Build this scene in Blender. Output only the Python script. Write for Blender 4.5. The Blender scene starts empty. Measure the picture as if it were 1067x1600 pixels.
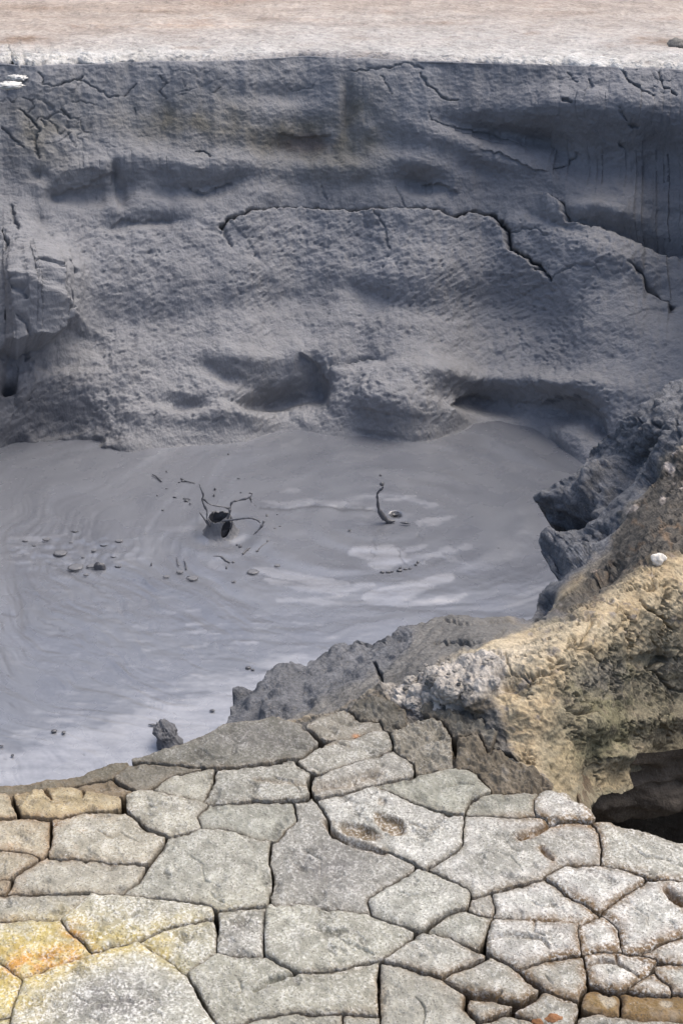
import bpy, math, random
import numpy as np
from mathutils import Vector

rng = np.random.default_rng(7)
random.seed(7)
S = bpy.context.scene
COL = S.collection

# ------------------------------------------------------------------ camera
CAMH, PITCH = 1.6, math.radians(28.0)
FPX, CX, CY = 800.0/math.tan(math.radians(20.0)), 533.5, 800.0
MUDZ = -1.9
C0 = np.array([0.0, 0.0, CAMH])
FW = np.array([0.0, math.cos(PITCH), -math.sin(PITCH)])
UP = np.array([0.0, math.sin(PITCH), math.cos(PITCH)])

def ray(px, py):
    px = np.asarray(px, float); py = np.asarray(py, float)
    a = (px-CX)/FPX; b = (CY-py)/FPX
    return np.stack([a, FW[1]+b*UP[1], FW[2]+b*UP[2]], -1)

def bp(px, py, z=0.0):
    d = ray(px, py)
    t = (np.asarray(z, float)-CAMH)/d[..., 2]
    return C0 + d*t[..., None]

def bpy_(px, py, Y):
    d = ray(px, py)
    t = np.asarray(Y, float)/d[..., 1]
    return C0 + d*t[..., None]

def proj(P):
    r = P-C0
    w = r@FW
    return CX+FPX*r[..., 0]/w, CY-FPX*(r@UP)/w

# ------------------------------------------------------------------ noise
_perm = rng.permutation(256).astype(np.int64)
_perm = np.concatenate([_perm, _perm, _perm])
_g = rng.normal(size=(256, 3)); _g /= np.linalg.norm(_g, axis=1)[:, None]

def perlin(p):
    sh = p.shape[:-1]
    p = p.reshape(-1, 3)
    i = np.floor(p).astype(np.int64); f = p-i
    i &= 255
    u = f*f*f*(f*(f*6-15)+10)
    def gr(dx, dy, dz):
        h = _perm[_perm[_perm[(i[:, 0]+dx) & 255]+((i[:, 1]+dy) & 255)]+((i[:, 2]+dz) & 255)]
        g = _g[h]
        return g[:, 0]*(f[:, 0]-dx)+g[:, 1]*(f[:, 1]-dy)+g[:, 2]*(f[:, 2]-dz)
    def lp(a, b, t): return a+(b-a)*t
    x0 = lp(gr(0,0,0), gr(1,0,0), u[:, 0]); x1 = lp(gr(0,1,0), gr(1,1,0), u[:, 0])
    x2 = lp(gr(0,0,1), gr(1,0,1), u[:, 0]); x3 = lp(gr(0,1,1), gr(1,1,1), u[:, 0])
    return (1.5*lp(lp(x0, x1, u[:, 1]), lp(x2, x3, u[:, 1]), u[:, 2])).reshape(sh)

def fbm(p, octv=4, gain=0.5, lac=2.03, ridge=False):
    s = 0; a = 1.0; q = np.array(p, float); n = 0
    for o in range(octv):
        v = perlin(q)
        if ridge: v = 1-2*np.abs(v)
        s = s+a*v; n += a; a *= gain; q = q*lac+17.3*(o+1)
    return s/n

def worley(p, jit=0.9):
    """F1 and F2-F1 distances, cell hash"""
    sh = p.shape[:-1]; p = p.reshape(-1, 3)
    i = np.floor(p).astype(np.int64); f = p-i
    d1 = np.full(len(p), 9.0); d2 = np.full(len(p), 9.0); hid = np.zeros(len(p))
    for dx in (-1, 0, 1):
        for dy in (-1, 0, 1):
            for dz in (-1, 0, 1):
                h = _perm[_perm[_perm[(i[:, 0]+dx) & 255]+((i[:, 1]+dy) & 255)]+((i[:, 2]+dz) & 255)]
                o = np.array([dx, dy, dz])+0.5+jit*0.5*np.clip(_g[h], -1, 1)
                d = np.sqrt(((o-f)**2).sum(1))
                c = d < d1
                d2 = np.where(c, d1, np.minimum(d2, d)); hid = np.where(c, h/255.0, hid); d1 = np.where(c, d, d1)
    return d1.reshape(sh), (d2-d1).reshape(sh), hid.reshape(sh)

def p3(x, y, z=0.0, s=1.0):
    x = np.asarray(x, float); y = np.asarray(y, float)
    return np.stack([x*s, y*s, np.broadcast_to(np.asarray(z, float), x.shape)], -1)

def sst(a, b, x):
    t = np.clip((x-a)/(b-a), 0, 1); return t*t*(3-2*t)

# ------------------------------------------------------------------ 2D distance tools (photo or plan coordinates)
def seg_d(X, Y, pts, closed=False):
    """distance to polyline, signed side (positive = above, smaller py) and parameter 0..1"""
    pts = np.asarray(pts, float); n = len(pts)
    D = np.full(X.shape, 1e9); SD = np.zeros(X.shape); T = np.zeros(X.shape)
    m = n if closed else n-1
    for k in range(m):
        a = pts[k]; b = pts[(k+1) % n]; e = b-a; L = max(e@e, 1e-9)
        t = np.clip(((X-a[0])*e[0]+(Y-a[1])*e[1])/L, 0, 1)
        dx = X-a[0]-t*e[0]; dy = Y-a[1]-t*e[1]
        d = np.hypot(dx, dy)
        c = d < D
        D = np.where(c, d, D); T = np.where(c, (k+t)/m, T)
        cr = e[0]*(Y-a[1])-e[1]*(X-a[0])
        SD = np.where(c, -np.sign(cr), SD)
    return D, SD, T

def poly_sd(X, Y, pts):
    """signed distance, negative inside"""
    pts = np.asarray(pts, float); n = len(pts)
    D = np.full(X.shape, 1e9); ins = np.zeros(X.shape, bool)
    for k in range(n):
        a = pts[k]; b = pts[(k+1) % n]; e = b-a; L = max(e@e, 1e-9)
        t = np.clip(((X-a[0])*e[0]+(Y-a[1])*e[1])/L, 0, 1)
        D = np.minimum(D, np.hypot(X-a[0]-t*e[0], Y-a[1]-t*e[1]))
        c = (a[1] > Y) != (b[1] > Y)
        if abs(e[1]) > 1e-9:
            ins ^= c & (X < a[0]+(Y-a[1])*e[0]/e[1])
    return np.where(ins, -D, D)

def gauss(X, Y, cx, cy, rx, ry, ang=0):
    c, s = math.cos(math.radians(ang)), math.sin(math.radians(ang))
    u = ((X-cx)*c+(Y-cy)*s)/rx; v = (-(X-cx)*s+(Y-cy)*c)/ry
    return np.exp(-(u*u+v*v))

# ------------------------------------------------------------------ mesh tools
def mesh(name, V, F, mat, parent=None, smooth=True, attrs=None):
    V = np.asarray(V, np.float32)
    me = bpy.data.meshes.new(name)
    me.vertices.add(len(V)); me.vertices.foreach_set('co', V.ravel())
    if isinstance(F, np.ndarray):
        k = F.shape[1]; li = F.ravel().astype(np.int32); st = np.arange(len(F), dtype=np.int32)*k
    else:
        li = np.array([i for f in F for i in f], np.int32)
        st = np.cumsum([0]+[len(f) for f in F[:-1]]).astype(np.int32)
    me.loops.add(len(li)); me.loops.foreach_set('vertex_index', li)
    me.polygons.add(len(st)); me.polygons.foreach_set('loop_start', st)
    me.update(calc_edges=True)
    me.polygons.foreach_set('use_smooth', np.full(len(st), smooth, bool))
    for k, a in (attrs or {}).items():
        a = np.asarray(a, np.float32)
        if a.ndim == 1:
            at = me.attributes.new(k, 'FLOAT', 'POINT'); at.data.foreach_set('value', a)
        else:
            at = me.attributes.new(k, 'FLOAT_COLOR', 'POINT')
            at.data.foreach_set('color', np.concatenate([a, np.ones((len(a), 1), np.float32)], 1).ravel())
    me.validate()
    o = bpy.data.objects.new(name, me); COL.objects.link(o)
    if mat: me.materials.append(mat)
    if parent: o.parent = parent
    return o

def grid_faces(nr, nc):
    i = np.arange(nr*nc).reshape(nr, nc)
    return np.stack([i[:-1, :-1], i[1:, :-1], i[1:, 1:], i[:-1, 1:]], -1).reshape(-1, 4)

def clip_grid(g):
    """marching triangles on a 2D field g (>0 kept): i0, i1, t per output vertex, triangles, directed boundary edges"""
    nr, nc = g.shape; G = g.ravel()
    i = np.arange(nr*nc).reshape(nr, nc)
    a, b, c, d = i[:-1, :-1].ravel(), i[1:, :-1].ravel(), i[1:, 1:].ravel(), i[:-1, 1:].ravel()
    tri = np.concatenate([np.stack([a, b, c], 1), np.stack([a, c, d], 1)])
    ins = G > 0
    cnt = ins[tri].sum(1)
    full = tri[cnt == 3]
    N = nr*nc
    def ek(p, q): return np.minimum(p, q)*np.int64(N)+np.maximum(p, q)
    out = [np.stack([full, full], -1)]; bd = []
    def roll(T, mask):
        k = np.argmax(mask, 1); r = np.arange(len(T))
        return T[r, k], T[r, (k+1) % 3], T[r, (k+2) % 3]
    t1 = tri[cnt == 1]
    if len(t1):
        p, q, r = roll(t1, ins[t1])
        out.append(np.stack([np.stack([p, p], -1), np.stack([p, q], -1), np.stack([p, r], -1)], 1))
        bd.append(np.stack([np.stack([p, q], -1), np.stack([p, r], -1)], 1))
    t2 = tri[cnt == 2]
    if len(t2):
        p, q, r = roll(t2, ~ins[t2])
        out.append(np.stack([np.stack([p, q], -1), np.stack([q, q], -1), np.stack([r, r], -1)], 1))
        out.append(np.stack([np.stack([p, q], -1), np.stack([r, r], -1), np.stack([r, p], -1)], 1))
        bd.append(np.stack([np.stack([r, p], -1), np.stack([p, q], -1)], 1))
    E = np.concatenate(out)                     # (m,3,2)
    K = ek(E[..., 0], E[..., 1])
    uk, inv = np.unique(K.ravel(), return_inverse=True)
    i0 = uk//N; i1 = uk % N
    t = np.where(i0 == i1, 0.0, G[i0]/np.where(i0 == i1, 1.0, G[i0]-G[i1]))
    B = np.zeros((0, 2), np.int64)
    if bd:
        BK = np.concatenate(bd); BK = ek(BK[..., 0], BK[..., 1])
        B = np.searchsorted(uk, BK)
    return i0, i1, t, inv.reshape(-1, 3), B

def skirt(V, T, B, rings):
    """extrude boundary edges B through offset functions; rings: list of callables(P)->P"""
    ub, inv = np.unique(B.ravel(), return_inverse=True)
    Bi = inv.reshape(-1, 2)
    base = V[ub]; prev = ub; VV = [V]; FF = [T]; n = len(V)
    for fn in rings:
        P = fn(base); cur = np.arange(len(ub))+n; n += len(ub); VV.append(P)
        a, b = prev[Bi[:, 0]], prev[Bi[:, 1]]; c, d = cur[Bi[:, 1]], cur[Bi[:, 0]]
        FF.append(np.stack([a, d, c], 1)); FF.append(np.stack([a, c, b], 1))
        prev = cur
    return np.concatenate(VV), np.concatenate(FF), ub

def normals(P):
    """normals of a (nr,nc,3) grid facing the camera"""
    du = np.gradient(P, axis=1); dv = np.gradient(P, axis=0)
    n = np.cross(du, dv); n /= np.linalg.norm(n, axis=-1)[..., None]+1e-12
    s = np.sign(((C0-P)*n).sum(-1)); return n*s[..., None]

def tag(o, label=None, cat=None, group=None, kind=None):
    if label: o['label'] = label
    if cat: o['category'] = cat
    if group: o['group'] = group
    if kind: o['kind'] = kind
    return o

def empty(name, loc):
    o = bpy.data.objects.new(name, None); COL.objects.link(o); o.location = loc
    o.empty_display_size = 0.05
    return o

# ------------------------------------------------------------------ materials
def srgb(r, g, b):
    f = lambda c: (c/255)/12.92 if c/255 < 0.04045 else ((c/255+0.055)/1.055)**2.4
    return np.array([f(r), f(g), f(b)])

class NT:
    def __init__(s, name):
        s.m = bpy.data.materials.new(name); s.m.use_nodes = True
        s.t = s.m.node_tree; s.b = s.t.nodes['Principled BSDF']
        s.co = s.n('ShaderNodeTexCoord')
    def n(s, typ, **k):
        q = s.t.nodes.new(typ)
        for a, v in k.items(): setattr(q, a, v)
        return q
    def l(s, a, b): s.t.links.new(a, b)
    def noise(s, scale, detail=4, rough=0.55, stretch=None, dist=0):
        q = s.n('ShaderNodeTexNoise'); q.inputs['Scale'].default_value = scale
        q.inputs['Detail'].default_value = detail; q.inputs['Roughness'].default_value = rough
        q.inputs['Distortion'].default_value = dist
        if stretch:
            mp = s.n('ShaderNodeMapping'); mp.inputs['Scale'].default_value = stretch[:3]
            if len(stretch) > 3: mp.inputs['Rotation'].default_value = stretch[3:]
            s.l(s.co.outputs['Object'], mp.inputs['Vector']); s.l(mp.outputs[0], q.inputs['Vector'])
        else: s.l(s.co.outputs['Object'], q.inputs['Vector'])
        return q.outputs['Fac']
    def ramp(s, fac, lo, hi, a=0.0, b=1.0):
        q = s.n('ShaderNodeMapRange'); s.l(fac, q.inputs[0])
        for k, v in zip((1, 2, 3, 4), (lo, hi, a, b)): q.inputs[k].default_value = v
        return q.outputs[0]
    def attr(s, name):
        q = s.n('ShaderNodeAttribute'); q.attribute_name = name; return q
    def math(s, op, a, b):
        q = s.n('ShaderNodeMath', operation=op)
        for i, v in enumerate((a, b)):
            if isinstance(v, (int, float)): q.inputs[i].default_value = v
            else: s.l(v, q.inputs[i])
        return q.outputs[0]
    def mix(s, fac, a, b, mode='MIX'):
        q = s.n('ShaderNodeMix', data_type='RGBA', blend_type=mode)
        for idx, v in ((0, fac), (6, a), (7, b)):
            if isinstance(v, (int, float)): q.inputs[idx].default_value = v
            elif isinstance(v, (tuple, list, np.ndarray)): q.inputs[idx].default_value = (*[float(c) for c in v[:3]], 1)
            else: s.l(v, q.inputs[idx])
        return q.outputs[2]
    def grey(s, v):
        q = s.n('ShaderNodeCombineColor')
        for i in range(3): s.l(v, q.inputs[i])
        return q.outputs[0]
    def bump(s, h, strength, dist, prev=None):
        q = s.n('ShaderNodeBump'); q.inputs['Strength'].default_value = strength; q.inputs['Distance'].default_value = dist
        s.l(h, q.inputs['Height'])
        if prev is not None: s.l(prev, q.inputs['Normal'])
        return q.outputs[0]
    def done(s, col, rough, nrm=None, spec=0.5):
        if isinstance(col, (tuple, list, np.ndarray)): s.b.inputs['Base Color'].default_value = (*[float(c) for c in col[:3]], 1)
        else: s.l(col, s.b.inputs['Base Color'])
        if isinstance(rough, (int, float)): s.b.inputs['Roughness'].default_value = rough
        else: s.l(rough, s.b.inputs['Roughness'])
        s.b.inputs['Specular IOR Level'].default_value = spec
        if nrm is not None: s.l(nrm, s.b.inputs['Normal'])
        return s.m

def mat_stone():
    k = NT('dried_mud_crust')
    a = k.attr('tint').outputs['Color']; wh = k.attr('white').outputs['Fac']
    n1 = k.noise(38, 6, 0.62); n2 = k.noise(190, 3, 0.6); n3 = k.noise(330, 2, 0.55); n4 = k.noise(9, 3)
    v = k.math('MULTIPLY', k.ramp(n1, 0.3, 0.7, 0.84, 1.16), k.ramp(n4, 0.3, 0.7, 0.85, 1.15))
    c = k.mix(1.0, a, k.grey(v), 'MULTIPLY')
    # pale mineral grains where the crust is white
    g = k.math('MULTIPLY', k.ramp(n2, 0.46, 0.60), k.math('MULTIPLY', wh, k.ramp(n1, 0.36, 0.56)))
    c = k.mix(k.math('MULTIPLY', g, 0.62), c, (0.80, 0.79, 0.75))
    d = k.ramp(n3, 0.58, 0.66)
    c = k.mix(k.math('MULTIPLY', d, 0.68), c, (0.085, 0.075, 0.065))
    s = k.math('MULTIPLY', k.ramp(k.noise(150, 2), 0.66, 0.72), 0.75)
    c = k.mix(k.math('MULTIPLY', s, k.math('ADD', wh, 0.08)), c, (0.72, 0.71, 0.68))
    nb = k.bump(n1, 0.45, 0.007)
    nb = k.bump(n2, 0.6, 0.0025, nb)
    nb = k.bump(n3, 0.5, 0.0022, nb)
    return k.done(c, 0.92, nb, 0.2)

def mat_earth(name, bumpd=0.012, f1=24, f2=110, rough=0.92, spec=0.2, sp=1.0):
    k = NT(name)
    a = k.attr('tint').outputs['Color']
    n1 = k.noise(f1, 6, 0.65); n2 = k.noise(f2, 4, 0.6); n3 = k.noise(f1*0.3, 3)
    v = k.math('MULTIPLY', k.ramp(n1, 0.3, 0.7, 1-0.25*sp, 1+0.25*sp), k.ramp(n2, 0.3, 0.7, 1-0.3*sp, 1+0.3*sp))
    c = k.mix(1.0, a, k.grey(v), 'MULTIPLY')
    n4 = k.noise(f2*2.6, 3, 0.6); n5 = k.noise(f2*0.55, 5, 0.7)
    c = k.mix(k.math('MULTIPLY', k.ramp(n5, 0.58, 0.68), 0.45*sp), c, (0.10, 0.088, 0.075))
    c = k.mix(k.math('MULTIPLY', k.ramp(n4, 0.62, 0.70), 0.35*sp), c, (0.55, 0.50, 0.42))
    nb = k.bump(n1, 0.7, bumpd); nb = k.bump(n2, 0.85, bumpd*0.35, nb); nb = k.bump(n4, 0.6, bumpd*0.12, nb); nb = k.bump(n5, 0.6, bumpd*0.4, nb)
    return k.done(c, rough, nb, spec)

def mat_wall():
    k = NT('grey_wall_mud')
    a = k.attr('tint').outputs['Color']
    wet = k.attr('wet').outputs['Fac']
    n1 = k.noise(7, 5, 0.6); n2 = k.noise(30, 5, 0.62, (1, 1, 1.0)); n3 = k.noise(75, 3, 0.55, (1.0, 1.0, 0.45, 0, 0.6, 0))
    v = k.math('MULTIPLY', k.ramp(n1, 0.3, 0.7, 0.9, 1.1), k.ramp(n2, 0.3, 0.7, 0.92, 1.08))
    c = k.mix(1.0, a, k.grey(v), 'MULTIPLY')
    nb = k.bump(n2, 0.5, 0.02)
    nb = k.bump(n3, 0.5, 0.014, nb)
    r = k.ramp(wet, 0, 1, 0.78, 0.48)
    return k.done(c, r, nb, 0.4)

def mat_pool():
    k = NT('liquid_grey_mud')
    a = k.attr('tint').outputs['Color']
    n2 = k.noise(60, 4, 0.6); n1 = k.noise(5, 3)
    c = k.mix(1.0, a, k.grey(k.ramp(n2, 0.3, 0.7, 0.95, 1.05)), 'MULTIPLY')
    nb = k.bump(n2, 0.12, 0.006)
    r = k.ramp(n1, 0.3, 0.7, 0.22, 0.33)
    k.b.inputs['IOR'].default_value = 1.75
    return k.done(c, r, nb, 1.0)

def mat_plain():
    k = NT('pale_dry_ground')
    a = k.attr('tint').outputs['Color']
    n1 = k.noise(3.0, 6, 0.65); n2 = k.noise(24, 5, 0.65); n3 = k.noise(1.2, 4, 0.6)
    v = k.math('MULTIPLY', k.ramp(n1, 0.3, 0.7, 0.8, 1.2), k.ramp(n2, 0.3, 0.7, 0.78, 1.22))
    c = k.mix(1.0, a, k.grey(v), 'MULTIPLY')
    c = k.mix(k.math('MULTIPLY', k.ramp(n3, 0.58, 0.72), 0.35), c, (0.36, 0.24, 0.17))
    c = k.mix(k.math('MULTIPLY', k.ramp(k.noise(9, 5, 0.7), 0.62, 0.72), 0.5), c, (0.16, 0.12, 0.09))
    nb = k.bump(n1, 0.5, 0.08); nb = k.bump(n2, 0.6, 0.02, nb)
    return k.done(c, 0.95, nb, 0.15)

M_STONE = mat_stone()
M_RIDGE = mat_earth('ridge_earth', 0.012, 22, 120)
M_CAVE = mat_earth('cave_rock', 0.02, 12, 60, sp=.5)
M_WALL = mat_wall()
M_POOL = mat_pool()
M_PLAIN = mat_plain()
def mat_dark():
    k = NT('wet_shaded_mud')
    n = k.noise(90, 4); c = k.mix(n, (0.065, 0.068, 0.078), (0.14, 0.145, 0.163))  # wet mud tone, darkened to stand for shade on backlit threads
    return k.done(c, 0.32, k.bump(n, 0.5, 0.006), 0.6)
M_DARK = mat_dark()
def mat_clot():
    k = NT('settling_mud')
    n = k.noise(70, 4); c = k.mix(n, (0.13, 0.135, 0.15), (0.19, 0.196, 0.215))
    return k.done(c, 0.4, k.bump(n, 0.4, 0.006), 0.5)
M_CLOT = mat_clot()
def mat_solid(name, c1, c2, sc=60, rough=0.9):
    k = NT(name); n = k.noise(sc, 5, 0.65)
    nb = k.bump(n, 0.7, 0.006)
    return k.done(k.mix(k.ramp(n, 0.3, 0.7), c1, c2), rough, nb, 0.2)
M_LUMP = mat_solid('lumpy_grey_mud', (0.075, 0.079, 0.09), (0.19, 0.196, 0.215), 55, 0.7)
M_CRUMB = mat_solid('pale_dry_crumb', (0.24, 0.225, 0.205), (0.46, 0.43, 0.39), 90)
M_CRUMBD = mat_solid('dark_dry_crumb', (0.10, 0.097, 0.092), (0.24, 0.23, 0.215), 90)
M_PALE = mat_solid('pale_stone', (0.62, 0.58, 0.52), (0.85, 0.82, 0.76), 60)
M_ORANGE = mat_solid('orange_stone', (0.20, 0.09, 0.04), (0.36, 0.19, 0.10), 60)
M_WHITE = mat_solid('white_crust', (0.50, 0.49, 0.46), (0.84, 0.83, 0.80), 25)

#@@PARTS
# ================================================================== cracked mud plates
GREY = (0.335, 0.328, 0.305); WARM = (0.40, 0.36, 0.29); CREAM = (0.40, 0.385, 0.34); DRAB = (0.20, 0.185, 0.16)
BROWN = (0.34, 0.26, 0.15); DARKG = (0.15, 0.142, 0.132); PALE = (0.46, 0.455, 0.435)
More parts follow.
